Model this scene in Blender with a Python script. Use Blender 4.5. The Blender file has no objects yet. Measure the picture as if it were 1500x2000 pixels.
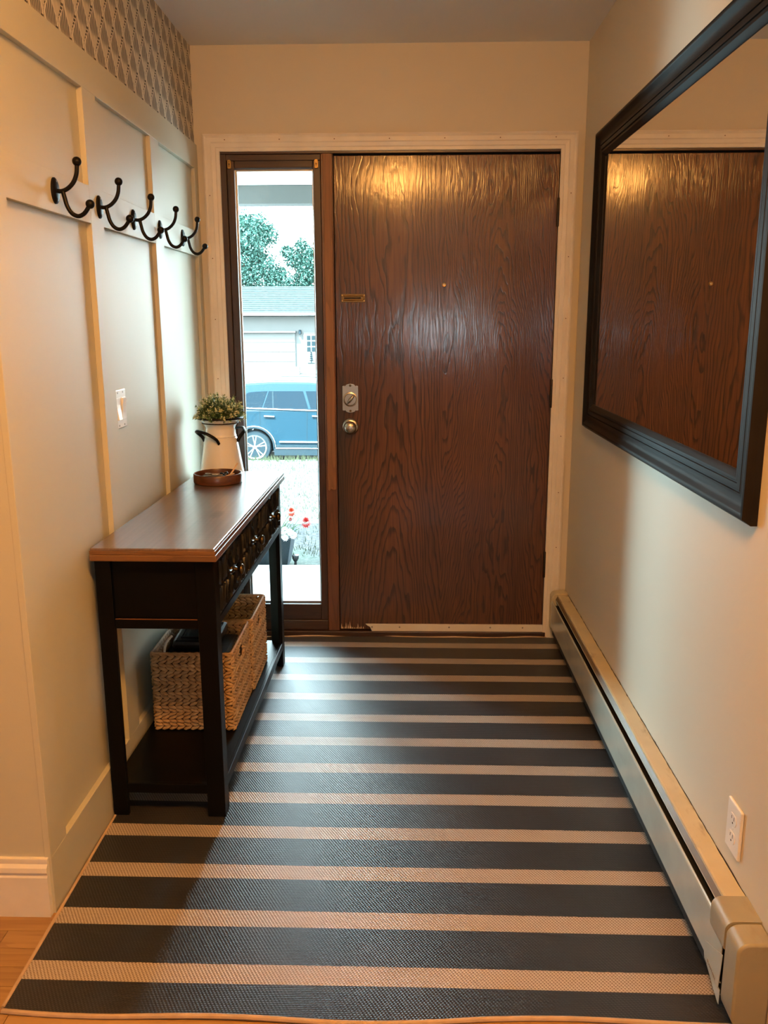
import bpy, bmesh, math, random
from mathutils import Vector, Matrix
random.seed(7)
PI = math.pi
sc = bpy.context.scene
COL = sc.collection

# ---------------------------------------------------------------- camera, world, lights, exposure
cam_d = bpy.data.cameras.new('camera'); cam = bpy.data.objects.new('camera', cam_d); COL.objects.link(cam)
cam_d.sensor_fit = 'VERTICAL'; cam_d.sensor_height = 24.0; cam_d.lens = 1671.452 / 2000 * 24.0
cam_d.clip_start = 0.02; cam_d.clip_end = 500
_r, _u, _f = (0.9996857, 0.02487446, -0.00312575), (-0.00238719, 0.21856219, 0.9758201), (-0.02495617, 0.97550594, -0.21855287)
cam.matrix_world = Matrix(((_r[0], _u[0], -_f[0], 0.8467), (_r[1], _u[1], -_f[1], -3.6627), (_r[2], _u[2], -_f[2], 1.3992), (0, 0, 0, 1)))
sc.camera = cam
sc.view_settings.view_transform = 'Standard'; sc.view_settings.look = 'None'
sc.view_settings.gamma = 1.0; sc.view_settings.use_curve_mapping = False
sc.view_settings.exposure = 0.32

world = bpy.data.worlds.new('world'); sc.world = world; world.use_nodes = True
nt = world.node_tree; nt.nodes.clear()
w_out = nt.nodes.new('ShaderNodeOutputWorld'); w_bg = nt.nodes.new('ShaderNodeBackground')
w_tc = nt.nodes.new('ShaderNodeTexCoord'); w_sep = nt.nodes.new('ShaderNodeSeparateXYZ'); w_rmp = nt.nodes.new('ShaderNodeValToRGB')
nt.links.new(w_tc.outputs['Generated'], w_sep.inputs[0]); nt.links.new(w_sep.outputs['Z'], w_rmp.inputs[0])
w_rmp.color_ramp.elements[0].position = 0.0; w_rmp.color_ramp.elements[0].color = (0.93, 0.98, 1.0, 1)
w_rmp.color_ramp.elements[1].position = 0.9; w_rmp.color_ramp.elements[1].color = (0.62, 0.84, 1.0, 1)
nt.links.new(w_rmp.outputs[0], w_bg.inputs['Color']); w_bg.inputs['Strength'].default_value = 22.0
nt.links.new(w_bg.outputs[0], w_out.inputs['Surface'])

def light(name, kind, loc, direction, energy, color, **kw):
    d = bpy.data.lights.new(name, kind); o = bpy.data.objects.new(name, d); COL.objects.link(o)
    o.location = loc; o.rotation_euler = Vector(direction).to_track_quat('-Z', 'Y').to_euler()
    d.energy = energy; d.color = color
    for k, v in kw.items(): setattr(d, k, v)
    return o
light('sun', 'SUN', (0, -5, 30), (0.35, 0.55, -0.85), 46.0, (0.9, 1.0, 0.96), angle=math.radians(1.0))
# added area lamp for an assumed rear window, none built, tilted up to brighten the ceiling (the warm lamp is the glowing bowl of assumed_ceiling_lamp)
light('rear_fill_light', 'AREA', (1.2, -7.28, 1.38), (0, 1, 1.4), 30.0, (0.72, 0.90, 1.0), shape='RECTANGLE', size=0.5, size_y=1.0)
light('side_fill_light', 'AREA', (-3.28, -4.6, 1.5), (1, .5, 1.0), 7.0, (0.75, 0.90, 1.0), shape='RECTANGLE', size=1.6, size_y=1.2)  # added cool ambient fill; no window in that wall
# added area lamps beside the porch, out of view, boosting daylight through the sidelight
light('porch_fill_west', 'AREA', (-1.35, 1.25, 1.0), (1.45, -1.2, .12), 340.0, (0.66, 0.90, 1.0), shape='RECTANGLE', size=1.3, size_y=1.7)
light('porch_fill_east', 'AREA', (1.75, 1.25, 1.0), (-1.45, -1.2, .12), 65.0, (0.66, 0.92, 1.0), shape='RECTANGLE', size=1.3, size_y=1.7)

# ---------------------------------------------------------------- material helpers
class E:
    """a node socket with arithmetic"""
    def __init__(s, t, k): s.t = t; s.k = k
    def m(s, op, *a):
        n = s.t.nodes.new('ShaderNodeMath'); n.operation = op
        for i, x in enumerate((s,) + a):
            if isinstance(x, E): s.t.links.new(x.k, n.inputs[i])
            else: n.inputs[i].default_value = x
        return E(s.t, n.outputs[0])
    def __add__(s, o): return s.m('ADD', o)
    __radd__ = __add__
    def __mul__(s, o): return s.m('MULTIPLY', o)
    __rmul__ = __mul__
    def __sub__(s, o): return s.m('SUBTRACT', o)
    def __rsub__(s, o): return (s * -1.0) + o
    def __truediv__(s, o): return s.m('DIVIDE', o)
    def sin(s): return s.m('SINE')
    def cos(s): return s.m('COSINE')
    def frac(s): return s.m('FRACT')
    def floor(s): return s.m('FLOOR')
    def abs(s): return s.m('ABSOLUTE')
    def pow(s, p): return s.m('POWER', p)
    def sqrt(s): return s.m('SQRT')
    def gt(s, o): return s.m('GREATER_THAN', o)
    def lt(s, o): return s.m('LESS_THAN', o)
    def mn(s, o): return s.m('MINIMUM', o)
    def mx(s, o): return s.m('MAXIMUM', o)
    def step(s, a, b):
        n = s.t.nodes.new('ShaderNodeMapRange'); n.interpolation_type = 'SMOOTHSTEP'
        s.t.links.new(s.k, n.inputs[0]); n.inputs[1].default_value = a; n.inputs[2].default_value = b
        return E(s.t, n.outputs[0])

class Mat:
    def __init__(s, name, color=(.8, .8, .8), rough=.5, metal=0.0, spec=.5, coat=0.0, coat_rough=.1):
        s.m = bpy.data.materials.new(name); s.m.use_nodes = True; s.t = s.m.node_tree
        s.b = s.t.nodes['Principled BSDF']
        s.b.inputs['Base Color'].default_value = (*color, 1); s.b.inputs['Roughness'].default_value = rough
        s.b.inputs['Metallic'].default_value = metal; s.b.inputs['Specular IOR Level'].default_value = spec
        s.b.inputs['Coat Weight'].default_value = coat; s.b.inputs['Coat Roughness'].default_value = coat_rough
        s._v = None; s._bump = None
    def vec(s, kind='Object'):
        if s._v is None:
            tc = s.t.nodes.new('ShaderNodeTexCoord'); s._v = tc.outputs[kind]
        return s._v
    def xyz(s):
        n = s.t.nodes.new('ShaderNodeSeparateXYZ'); s.t.links.new(s.vec(), n.inputs[0])
        return [E(s.t, n.outputs[i]) for i in range(3)]
    def comb(s, x, y, z):
        n = s.t.nodes.new('ShaderNodeCombineXYZ')
        for i, a in enumerate((x, y, z)):
            if isinstance(a, E): s.t.links.new(a.k, n.inputs[i])
            else: n.inputs[i].default_value = a
        return n.outputs[0]
    def noise(s, scale=1.0, stretch=(1, 1, 1), detail=3, rough=.5, vec=None, dist=0.0):
        mp = s.t.nodes.new('ShaderNodeMapping'); mp.inputs['Scale'].default_value = stretch
        s.t.links.new(vec or s.vec(), mp.inputs[0])
        n = s.t.nodes.new('ShaderNodeTexNoise'); n.inputs['Scale'].default_value = scale; n.inputs['Detail'].default_value = detail
        n.inputs['Roughness'].default_value = rough; n.inputs['Distortion'].default_value = dist
        s.t.links.new(mp.outputs[0], n.inputs['Vector']); return E(s.t, n.outputs[0])
    def voronoi(s, scale, stretch=(1, 1, 1), out='Distance'):
        mp = s.t.nodes.new('ShaderNodeMapping'); mp.inputs['Scale'].default_value = stretch
        s.t.links.new(s.vec(), mp.inputs[0])
        n = s.t.nodes.new('ShaderNodeTexVoronoi'); n.inputs['Scale'].default_value = scale
        s.t.links.new(mp.outputs[0], n.inputs['Vector']); return E(s.t, n.outputs[out])
    def rnd(s):
        n = s.t.nodes.new('ShaderNodeObjectInfo'); return E(s.t, n.outputs['Random'])
    def ramp(s, f, stops):
        n = s.t.nodes.new('ShaderNodeValToRGB'); e = n.color_ramp.elements
        while len(e) < len(stops): e.new(0.5)
        for i, (p, c) in enumerate(stops): e[i].position = p; e[i].color = (*c, 1)
        s.t.links.new(f.k, n.inputs[0]); return n.outputs[0]
    def mix(s, f, a, b, mode='MIX'):
        n = s.t.nodes.new('ShaderNodeMix'); n.data_type = 'RGBA'; n.blend_type = mode
        for i, x in ((0, f), (6, a), (7, b)):
            if isinstance(x, E): s.t.links.new(x.k, n.inputs[i])
            elif isinstance(x, bpy.types.NodeSocket): s.t.links.new(x, n.inputs[i])
            elif i == 0: n.inputs[0].default_value = x
            else: n.inputs[i].default_value = (*x, 1)
        return n.outputs[2]
    def color(s, sock): s.t.links.new(sock, s.b.inputs['Base Color']); return s
    def rough(s, e): s.t.links.new(e.k, s.b.inputs['Roughness']); return s
    def bump(s, e, strength=.3, dist=.002):
        n = s.t.nodes.new('ShaderNodeBump'); n.inputs['Strength'].default_value = strength; n.inputs['Distance'].default_value = dist
        s.t.links.new(e.k, n.inputs['Height'])
        if s._bump: s.t.links.new(s._bump, n.inputs['Normal'])
        s._bump = n.outputs[0]
        s.t.links.new(s._bump, s.b.inputs['Normal']); s.t.links.new(s._bump, s.b.inputs['Coat Normal']); return s

def simple(name, color, rough=.5, metal=0., var=.12, nscale=30, bump=0., bscale=200, **kw):
    m = Mat(name, color, rough, metal, **kw)
    n = m.noise(nscale, detail=2)
    m.color(m.ramp(n, [(.25, tuple(c * (1 - var) for c in color)), (.75, tuple(min(1, c * (1 + var)) for c in color))]))
    if bump: m.bump(m.noise(bscale, detail=2), bump, .001)
    return m.m

def wall_paint(name, color):
    m = Mat(name, color, .5, spec=.35)
    n = m.noise(1.7, detail=4)
    m.color(m.ramp(n, [(.3, tuple(c * .97 for c in color)), (.7, color)]))
    m.bump(m.noise(260, detail=3), .10, .0012).bump(m.noise(24, detail=2), .05, .003)
    return m.m
M = {}
M['wall'] = wall_paint('wall_paint', (.64, .585, .475))
M['panel'] = wall_paint('wainscot_paint', (.54, .525, .425))
M['ceil'] = wall_paint('ceiling_paint', (.74, .75, .76))

def trim_mat(name, color, rough=.4, dirt=.0):
    m = Mat(name, color, rough)
    n = m.noise(9, detail=5); c2 = tuple(c * .9 for c in color)
    base = m.ramp(n, [(.35, c2), (.65, color)])
    if dirt:
        d = m.noise(14, (1, .35, 1), detail=4, rough=.65).step(.56, .75) * dirt
        base = m.mix(d, base, (.20, .12, .06))
    m.color(base); m.bump(m.noise(60, detail=2), .05, .001)
    return m.m
M['casing'] = trim_mat('casing_paint', (.78, .72, .63))
M['white'] = trim_mat('white_plastic', (.82, .80, .76), .35)
M['base'] = trim_mat('baseboard_white', (.80, .76, .69), .4, .25)
M['heater_top'] = trim_mat('heater_cream', (.58, .50, .325), .38, .75)
M['heater'] = trim_mat('heater_enamel', (.46, .475, .42), .17, .12)
M['heater_cap'] = trim_mat('heater_cap_shaded', (.33, .295, .205), .35, .35)  # enamel darkened: shade of the near end put into its colour

def door_wood():
    m = Mat('oak_door', rough=.42, spec=.3, coat=.7, coat_rough=.13)
    x, y, z = m.xyz()
    warp = m.noise(1.0, (3.0, 1, .50), detail=2, rough=.5)
    warp2 = m.noise(1.0, (11, 1, 2.4), detail=2)
    warp3 = m.noise(1.0, (48, 1, 9), detail=1)
    right = x.gt(1.005)
    s = (x - (right * .45 + .775)).abs()
    f = (s * s + .0012).sqrt() * 5.0 + z * .42 + warp * 2.3 + warp2 * .42 + warp3 * .09 + right * .37
    ring = (f * (right * 7.0 + 9.6)).frac()
    line = ring.step(.50, .90) * (1.0 - ring.step(.92, 1.0))
    pores = m.noise(1.0, (380, 1, 7), detail=2, rough=.6).step(.50, .64)
    fine = m.noise(1.0, (160, 1, 3.5), detail=3)
    broad = m.noise(1.0, (4, 1, 1.1), detail=3)
    amt = (line * (pores * .30 + .70) + pores * .26).mn(1.0)
    c = m.mix(amt, m.ramp(fine * .55 + broad * .45, [(.32, (.072, .023, .0075)), (.5, (.118, .039, .0110)), (.68, (.18, .063, .0165))]), (.020, .007, .003))
    lowz = (1.0 - z.step(.10, 1.25)) * .55          # lamp falloff painted in: darker and greyer towards the sill
    c = m.mix(lowz, c, m.mix(.5, c, (.04, .025, .02)))
    grime = (1.0 - (x + z * 0.0).step(.565, .64)) * (1.0 - (z - .72).abs().step(.25, .62)) * (broad * .6 + .45)   # hand grime below the knob
    c = m.mix(grime, c, (.022, .017, .015))
    m.color(c)
    m.bump(line * -1.0 + pores * -.6, .20, .0006).bump(m.noise(60, (1, 1, .5), detail=3), .14, .0016)
    return m.m
M['door'] = door_wood()

def dark_wood(name, c1, c2, axis=2, scale=1.0, rough=.35, coat=.2):
    m = Mat(name, rough=rough, coat=coat, coat_rough=.2)
    st = [60 * scale] * 3; st[axis] = 2.2 * scale
    n = m.noise(1.0, tuple(st), detail=4, rough=.6); st2 = [9 * scale] * 3; st2[axis] = .8 * scale
    n2 = m.noise(1.0, tuple(st2), detail=3)
    g = ((n2 * 14).frac().step(.6, .95)) * .35
    m.color(m.mix(g, m.ramp(n * .7 + n2 * .3, [(.3, c1), (.7, c2)]), tuple(c * .4 for c in c1)))
    m.bump(n, .15, .001); return m.m
M['frame'] = dark_wood('frame_walnut_stain', (.022, .010, .0065), (.062, .026, .014))
M['frame_h'] = dark_wood('frame_walnut_stain_across', (.022, .010, .0065), (.062, .026, .014), axis=0)
M['post'] = dark_wood('post_stain', (.085, .030, .012), (.17, .062, .022))
M['stop'] = dark_wood('stop_bare_oak', (.20, .080, .028), (.30, .125, .045), rough=.5, coat=0)
M['raw'] = dark_wood('raw_pine', (.62, .42, .22), (.75, .55, .32), rough=.6, coat=0)
M['tray'] = dark_wood('tray_walnut', (.055, .018, .008), (.14, .045, .017), axis=0, scale=1.6)
M['post_dark'] = M['frame']

def plank_mat():
    m = Mat('oak_plank', rough=.32, coat=.3, coat_rough=.18)
    r = m.rnd()
    off = m.comb(r * 30.0, r * 17.0, 0.0)
    ad = m.t.nodes.new('ShaderNodeVectorMath'); ad.operation = 'ADD'
    m.t.links.new(m.vec(), ad.inputs[0]); m.t.links.new(off, ad.inputs[1])
    n = m.noise(1.0, (3.5, 70, 1), detail=4, rough=.6, vec=ad.outputs[0]); n2 = m.noise(1.0, (1.2, 12, 1), detail=3, vec=ad.outputs[0])
    g = (n2 * 9).frac().step(.55, .95)
    c = m.ramp(n * .6 + r * .4, [(.25, (.27, .150, .052)), (.5, (.37, .215, .080)), (.75, (.46, .285, .115))])
    m.color(m.mix(g * .35, c, (.22, .095, .025))); m.bump(n, .08, .0008); return m.m
M['plank'] = plank_mat()

def rug_mat():
    m = Mat('rug_weave', rough=.38, spec=.8)
    x, y, z = m.xyz()
    yy = y + x * .008
    t = ((yy + 2.091) / .1772).frac()             # 0 .. .316 of each repeat is the light stripe
    edge = m.noise(120, detail=1) * .02
    beige = (t + edge - .01).lt(.322)
    p = .0078
    u = x / p; v = y / (p * .62)
    row = v.floor(); uu = (u + row * .37)
    kx = (uu * 2 * PI).sin(); kv = (v * 2 * PI).sin()
    knot = (kx * .5 + .5) * .65 + (kv * .5 + .5) * .35
    n = m.noise(420, detail=2); big = m.noise(2.6, detail=4); spk = m.noise(900, detail=1).step(.62, .75)
    cb = m.mix(knot.step(.12, .62), (.17, .105, .062), m.ramp(n, [(.3, (.42, .365, .315)), (.7, (.58, .52, .455))]))
    cd = m.mix(knot.step(.1, .7), (.006, .006, .008), m.ramp(n, [(.3, (.008, .008, .010)), (.7, (.020, .020, .024))]))
    cd = m.mix(spk * .25, cd, (.12, .12, .13))
    c = m.mix(beige, cd, cb)
    c = m.mix(big.step(.45, .75) * .22, c, (.09, .075, .062))
    m.color(c)
    m.b.inputs['Sheen Weight'].default_value = .08; m.b.inputs['Sheen Roughness'].default_value = .45
    m.bump(knot, .55, .0016).bump(n, .25, .0008)
    return m.m
M['rug'] = rug_mat()
M['binding'] = simple('rug_binding_tan', (.50, .36, .24), .7, bump=.4, bscale=700)

def wallpaper():
    m = Mat('feather_wallpaper', rough=.6, spec=.3)
    x, y, z = m.xyz()
    A = (y + 1.464) / .087; B = (z - 2.109) / .1305
    def cell(du, dv):
        u = (A + (.5 + du)).frac() - .5; v = (B + dv).frac()
        return u, v
    u1, v1 = cell(0, 0); u2, v2 = cell(.5, .5)
    h1 = .5 - (v1 * 2 * PI).cos() * .5
    ina = (u1.abs() * 2).lt(h1)
    u = u1 * ina + u2 * (1.0 - ina); v = v1 * ina + v2 * (1.0 - ina)
    hw = (.5 - (v * 2 * PI).cos() * .5).mx(.03)
    q = (u.abs() * 2) / hw                                   # 0 on the quill, 1 on the outline
    # barbs fan upwards and outwards from the quill foot
    fan = u / (v * .75 + .16)
    barb = (fan * 30).sin().step(-.75, .15)
    plume = (v - q * .10).step(.26, .44)
    eye = (1.0 - ((v - .30) * (v - .30) + u * u * 1.3).sqrt().step(.07, .14))
    tone = m.ramp(v, [(.0, (.40, .365, .30)), (.30, (.36, .335, .28)), (.48, (.075, .080, .085)), (.68, (.095, .098, .10)), (.86, (.19, .185, .17)), (1.0, (.34, .31, .26))])
    cream = (.60, .54, .43)
    c = m.mix((barb * .86 + .10) * (plume * .80 + .20) * (1.0 - eye * .8), cream, tone)
    c = m.mix(q.step(.72, .80) * (1.0 - q.step(.94, .99)), c, (.70, .65, .54))
    dash = ((v * 13).frac() - .5).abs().lt(.34) * q.gt(.62) * (v.lt(.46)) * v.gt(.03) * u.gt(-.02)
    c = m.mix(dash * .92, c, (.030, .022, .017))
    m.color(c); return m.m
M['wallpaper'] = wallpaper()

M['iron'] = simple('black_iron', (.0045, .004, .004), .42, .0, spec=.18)
M['black'] = simple('black_paint', (.0022, .0022, .0024), .40, 0, .35, 6, bump=.06, bscale=90, spec=.12)
M['black_dull'] = simple('black_carving', (.004, .0045, .0048), .32, 0, .3, 20, spec=.28)
M['edge_wear'] = simple('worn_edge_brown', (.16, .065, .025), .45)
M['mirror_frame'] = simple('mirror_frame_black', (.013, .010, .008), .46, 0, .15, 12, spec=.12)
M['mirror'] = Mat('mirror_silver', (.86, .84, .80), .012, 1.0).m
M['brass'] = simple('old_brass', (.40, .25, .085), .32, 1.0)
M['brass_dark'] = simple('dark_brass', (.13, .085, .038), .35, 1.0)
M['nickel'] = simple('satin_nickel', (.50, .455, .39), .26, 1.0, .06)
M['steel'] = simple('steel_screw', (.35, .33, .30), .35, 1.0)
M['bronze'] = simple('hinge_bronze', (.040, .026, .018), .42, .6)
M['dark'] = simple('dark_void', (.006, .006, .006), .8)
M['copper'] = simple('copper_pipe', (.52, .23, .08), .35, 1.0)
M['damper'] = simple('damper_brown', (.17, .12, .065), .4)
M['enamel'] = simple('white_enamel', (.80, .77, .70), .18, 0, .03, 5, coat=.4)
M['soil'] = simple('dark_soil', (.02, .013, .008), .9)
M['gadget'] = simple('black_gadget_plastic', (.009, .010, .012), .25)
M['screen'] = simple('grey_screen', (.035, .042, .045), .08)
M['cloth'] = simple('dark_cloth', (.012, .011, .012), .9)
M['stick'] = simple('pale_stick', (.62, .42, .24), .6)
M['keysteel'] = simple('key_steel', (.55, .52, .48), .3, 1.0)

def tabletop():
    m = Mat('stained_pine_top', rough=.30, coat=.6, coat_rough=.16)
    x, y, z = m.xyz()
    plank = (x / .085).floor()
    v = m.comb(x * 1.0, y + plank * .71, plank * 3.1)
    n = m.noise(1.0, (95, 3.0, 1), detail=4, rough=.6, vec=v); n2 = m.noise(1.0, (14, 1.1, 1), detail=3, vec=v)
    saw = m.noise(1.0, (6, 240, 1), detail=2)
    c = m.ramp(n * .5 + n2 * .5, [(.3, (.085, .050, .034)), (.5, (.135, .082, .058)), (.72, (.19, .125, .092))])
    kn = m.voronoi(1.0, (7.5, 2.9, 0)); 
    knot = (1.0 - kn.step(.07, .21))
    c = m.mix(knot * .8, c, (.045, .018, .008))
    c = m.mix(((x / .085).frac() - .5).abs().step(.485, .5) * .4, c, (.06, .028, .014))
    m.color(c); m.bump(saw, .45, .0010).bump(n, .10, .0008)
    return m.m
M['top'] = tabletop()
M['top_edge'] = dark_wood('stained_pine_edge', (.13, .060, .022), (.21, .10, .038), axis=0, rough=.4)

def weave_mat():
    m = Mat('water_hyacinth', rough=.62, spec=.3)
    n = m.noise(1.0, (90, 90, 90), detail=3); n2 = m.noise(1.0, (22, 22, 40), detail=3)
    m.color(m.ramp(n * .4 + n2 * .6, [(.25, (.26, .155, .070)), (.48, (.43, .275, .135)), (.62, (.52, .35, .18)), (.8, (.62, .44, .25))]))
    m.bump(m.noise(1.0, (500, 500, 160), detail=2), .3, .0008); return m.m
M['weave'] = weave_mat()
M['weave_gap'] = simple('basket_gap_shade', (.045, .020, .008), .9)  # near-black backing paints the shade in the gaps between strands

# outdoors
M['concrete'] = simple('porch_concrete', (.22, .22, .215), .85, 0, .25, 3, bump=.3, bscale=40)
M['asphalt'] = simple('asphalt', (.035, .035, .037), .9, 0, .1, 2, spec=.1)
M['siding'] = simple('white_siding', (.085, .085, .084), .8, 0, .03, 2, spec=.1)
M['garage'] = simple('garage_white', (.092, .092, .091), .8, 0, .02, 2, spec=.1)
M['beam'] = simple('porch_beam_paint', (.06, .055, .052), .6, 0, .1, 4)
M['soffit'] = simple('porch_soffit', (.74, .78, .78), .6, 0, .05, 4)
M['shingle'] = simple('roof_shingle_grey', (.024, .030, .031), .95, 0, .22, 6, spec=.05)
M['carpaint'] = simple('car_paint_slate_blue', (.006, .021, .033), .45, .0, .03, 2, spec=.12)
M['carglass'] = simple('tinted_car_glass', (.002, .008, .014), .08, 0, .02, 2, spec=.10)
M['chrome'] = simple('bright_trim', (.80, .80, .80), .15, 1.0)
M['tyre'] = simple('tyre_rubber', (.012, .02, .026), .9, spec=.1)
M['plastic_trim'] = simple('grey_plastic_trim', (.012, .02, .026), .8, spec=.1)
M['planter'] = simple('slate_planter', (.012, .018, .024), .8, spec=.1)
M['leaf'] = simple('tree_leaf', (.062, .135, .115), .8, 0, .45, 3, spec=.05)
M['leaf2'] = simple('plant_leaf', (.02, .07, .012), .6, 0, .3, 40)
M['red'] = simple('red_petal', (.30, .012, .010), .6, 0, .2, 60)
M['orange'] = simple('orange_petal', (.34, .030, .006), .6, 0, .2, 60)
M['petal_white'] = simple('white_petal', (.80, .80, .80), .5)
M['bark'] = simple('bark', (.10, .07, .05), .9)
M['winpane'] = simple('house_window_glass', (.008, .016, .02), .3, spec=.1)
M['grassblade'] = simple('dry_grass_blade', (.036, .042, .024), .8, 0, .35, 3, spec=.1)
def lawn_mat():
    m = Mat('dry_lawn', rough=.95, spec=.1)
    n = m.noise(28, detail=4, rough=.7); n2 = m.noise(.9, detail=3)
    a = m.ramp(n, [(.35, (.020, .019, .019)), (.5, (.040, .038, .038)), (.65, (.062, .060, .060))])
    m.color(m.mix(n2.step(.48, .62) * .4, a, (.03, .05, .03))); m.bump(n, .6, .02); return m.m
M['lawn'] = lawn_mat()
def leaf_mat(name, a, b):
    m = Mat(name, rough=.45)
    m.color(m.ramp(m.noise(160, detail=1), [(.35, a), (.65, b)])); return m.m
M['sprig_dark'] = leaf_mat('sprig_green', (.04, .085, .022), (.16, .235, .065))
M['sprig_tip'] = leaf_mat('sprig_pale_tip', (.48, .50, .24), (.80, .78, .52))
gl = Mat('window_glass', (.97, 1.0, 1.0), 0.0); gl.b.inputs['Transmission Weight'].default_value = 1.0; gl.b.inputs['IOR'].default_value = 1.45
# thin pane: straight-through glass with a weak reflection, so that daylight passes
t = gl.t; t.nodes.remove(gl.b)
tr = t.nodes.new('ShaderNodeBsdfTransparent'); tr.inputs[0].default_value = (.90, .985, .98, 1)
gs = t.nodes.new('ShaderNodeBsdfGlossy'); gs.inputs['Roughness'].default_value = .02
fr = t.nodes.new('ShaderNodeFresnel'); fr.inputs[0].default_value = 1.3
mx = t.nodes.new('ShaderNodeMixShader'); t.links.new(fr.outputs[0], mx.inputs[0]); t.links.new(tr.outputs[0], mx.inputs[1]); t.links.new(gs.outputs[0], mx.inputs[2])
t.links.new(mx.outputs[0], t.nodes['Material Output'].inputs[0]); M['glass'] = gl.m
def emit(name, color, strength):
    m = bpy.data.materials.new(name); m.use_nodes = True; t = m.node_tree; t.nodes.clear()
    e = t.nodes.new('ShaderNodeEmission'); e.inputs[0].default_value = (*color, 1); e.inputs[1].default_value = strength
    o = t.nodes.new('ShaderNodeOutputMaterial'); t.links.new(e.outputs[0], o.inputs[0]); return m
M['lamp'] = emit('lamp_diffuser', (1.0, .425, .095), 116.0)

# ---------------------------------------------------------------- geometry helpers
WM = {}   # world matrix of every parent
def BM(): return bmesh.new()
def box(bm, x0, x1, y0, y1, z0, z1, mi=0):
    v = [bm.verts.new((x, y, z)) for x in (x0, x1) for y in (y0, y1) for z in (z0, z1)]
    fs = [(0, 1, 3, 2), (4, 6, 7, 5), (0, 4, 5, 1), (2, 3, 7, 6), (0, 2, 6, 4), (1, 5, 7, 3)]
    out = []
    for f in fs:
        fc = bm.faces.new([v[i] for i in f]); fc.material_index = mi; out.append(fc)
    return bm
def prism(bm, pts, axis, a, b, mi=0):
    """extrude a closed 2D polygon along an axis (the other two axes in xyz order)"""
    def P(p, t):
        q = [0, 0, 0]; o = [i for i in range(3) if i != axis]; q[axis] = t; q[o[0]], q[o[1]] = p; return q
    A = [bm.verts.new(P(p, a)) for p in pts]; B = [bm.verts.new(P(p, b)) for p in pts]; n = len(pts)
    for i in range(n):
        bm.faces.new((A[i], A[(i + 1) % n], B[(i + 1) % n], B[i])).material_index = mi
    bm.faces.new(A[::-1]).material_index = mi; bm.faces.new(B).material_index = mi
    return bm
def lathe(bm, prof, c=(0, 0, 0), axis=2, n=40, closed=False, arc=None):
    rings = []
    for r, h in prof:
        ring = []
        for k in range(n):
            a = 2 * PI * k / n; p = [r * math.cos(a), r * math.sin(a)]
            q = [0, 0, 0]; o = [i for i in range(3) if i != axis]; q[o[0]], q[o[1]] = p; q[axis] = h
            ring.append(bm.verts.new((q[0] + c[0], q[1] + c[1], q[2] + c[2])))
        rings.append(ring)
    for i in range(len(rings) - (0 if closed else 1)):
        a, b = rings[i], rings[(i + 1) % len(rings)]
        for k in range(n): bm.faces.new((a[k], a[(k + 1) % n], b[(k + 1) % n], b[k]))
    if not closed:
        if prof[0][0] > 1e-5: bm.faces.new(rings[0])
        if prof[-1][0] > 1e-5: bm.faces.new(rings[-1])
    bmesh.ops.remove_doubles(bm, verts=bm.verts[:], dist=1e-6)
    return bm
def tube(bm, pts, r, n=10, cap=True, flat=None):
    pts = [Vector(p) for p in pts]; rings = []; up = Vector((0, 0, 1))
    prev = None
    for i, p in enumerate(pts):
        d = (pts[min(i + 1, len(pts) - 1)] - pts[max(i - 1, 0)]).normalized()
        if prev is None:
            a = d.cross(up) if abs(d.dot(up)) < .95 else d.cross(Vector((1, 0, 0)))
        else: a = prev - d * prev.dot(d)
        a.normalize(); prev = a; b = d.cross(a)
        rr = r[i] if isinstance(r, (list, tuple)) else r; fl = flat or 1.0
        rings.append([bm.verts.new(p + a * (rr * math.cos(2 * PI * k / n)) + b * (rr * fl * math.sin(2 * PI * k / n))) for k in range(n)])
    for i in range(len(rings) - 1):
        for k in range(n): bm.faces.new((rings[i][k], rings[i][(k + 1) % n], rings[i + 1][(k + 1) % n], rings[i + 1][k]))
    if cap: bm.faces.new(rings[0][::-1]); bm.faces.new(rings[-1])
    return bm
def ball(bm, c, r, u=16, v=10, sc3=(1, 1, 1)):
    mtx = Matrix.Translation(c) @ Matrix.Diagonal((*sc3, 1))
    bmesh.ops.create_uvsphere(bm, u_segments=u, v_segments=v, radius=r, matrix=mtx); return bm
def disc(bm, c, r, axis, n=20, h=.002):
    return lathe(bm, [(0, -h), (r, -h), (r, h), (0, h)], c, axis, n)
def smooth_path(pts, n=6):
    P = [Vector(p) for p in pts]; out = []
    for i in range(len(P) - 1):
        p0, p1, p2, p3 = P[max(i - 1, 0)], P[i], P[i + 1], P[min(i + 2, len(P) - 1)]
        for k in range(n):
            t = k / n
            out.append(.5 * ((2 * p1) + (p2 - p0) * t + (2 * p0 - 5 * p1 + 4 * p2 - p3) * t * t + (3 * p1 - p0 - 3 * p2 + p3) * t ** 3))
    out.append(P[-1]); return out
def obj(name, bm, mat, parent=None, local=False, smooth=False, bevel=0.0, kind=None, label=None, ang=35):
    me = bpy.data.meshes.new(name)
    if parent is not None and not local and parent in WM: bm.transform(WM[parent].inverted())
    bmesh.ops.recalc_face_normals(bm, faces=bm.faces[:])
    bm.to_mesh(me); bm.free()
    for m in (mat if isinstance(mat, (list, tuple)) else [mat]): me.materials.append(m)
    o = bpy.data.objects.new(name, me); COL.objects.link(o)
    if parent is not None:
        o.parent = parent; WM[o] = WM.get(parent, Matrix())
    else: WM[o] = Matrix()
    if smooth:
        for p in me.polygons: p.use_smooth = True
        me.set_sharp_from_angle(angle=math.radians(ang))
    if bevel:
        b = o.modifiers.new('bevel', 'BEVEL'); b.width = bevel; b.segments = 2; b.limit_method = 'ANGLE'; b.angle_limit = math.radians(40)
    if kind: o['kind'] = kind
    if label: o['label'] = label
    return o
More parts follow.
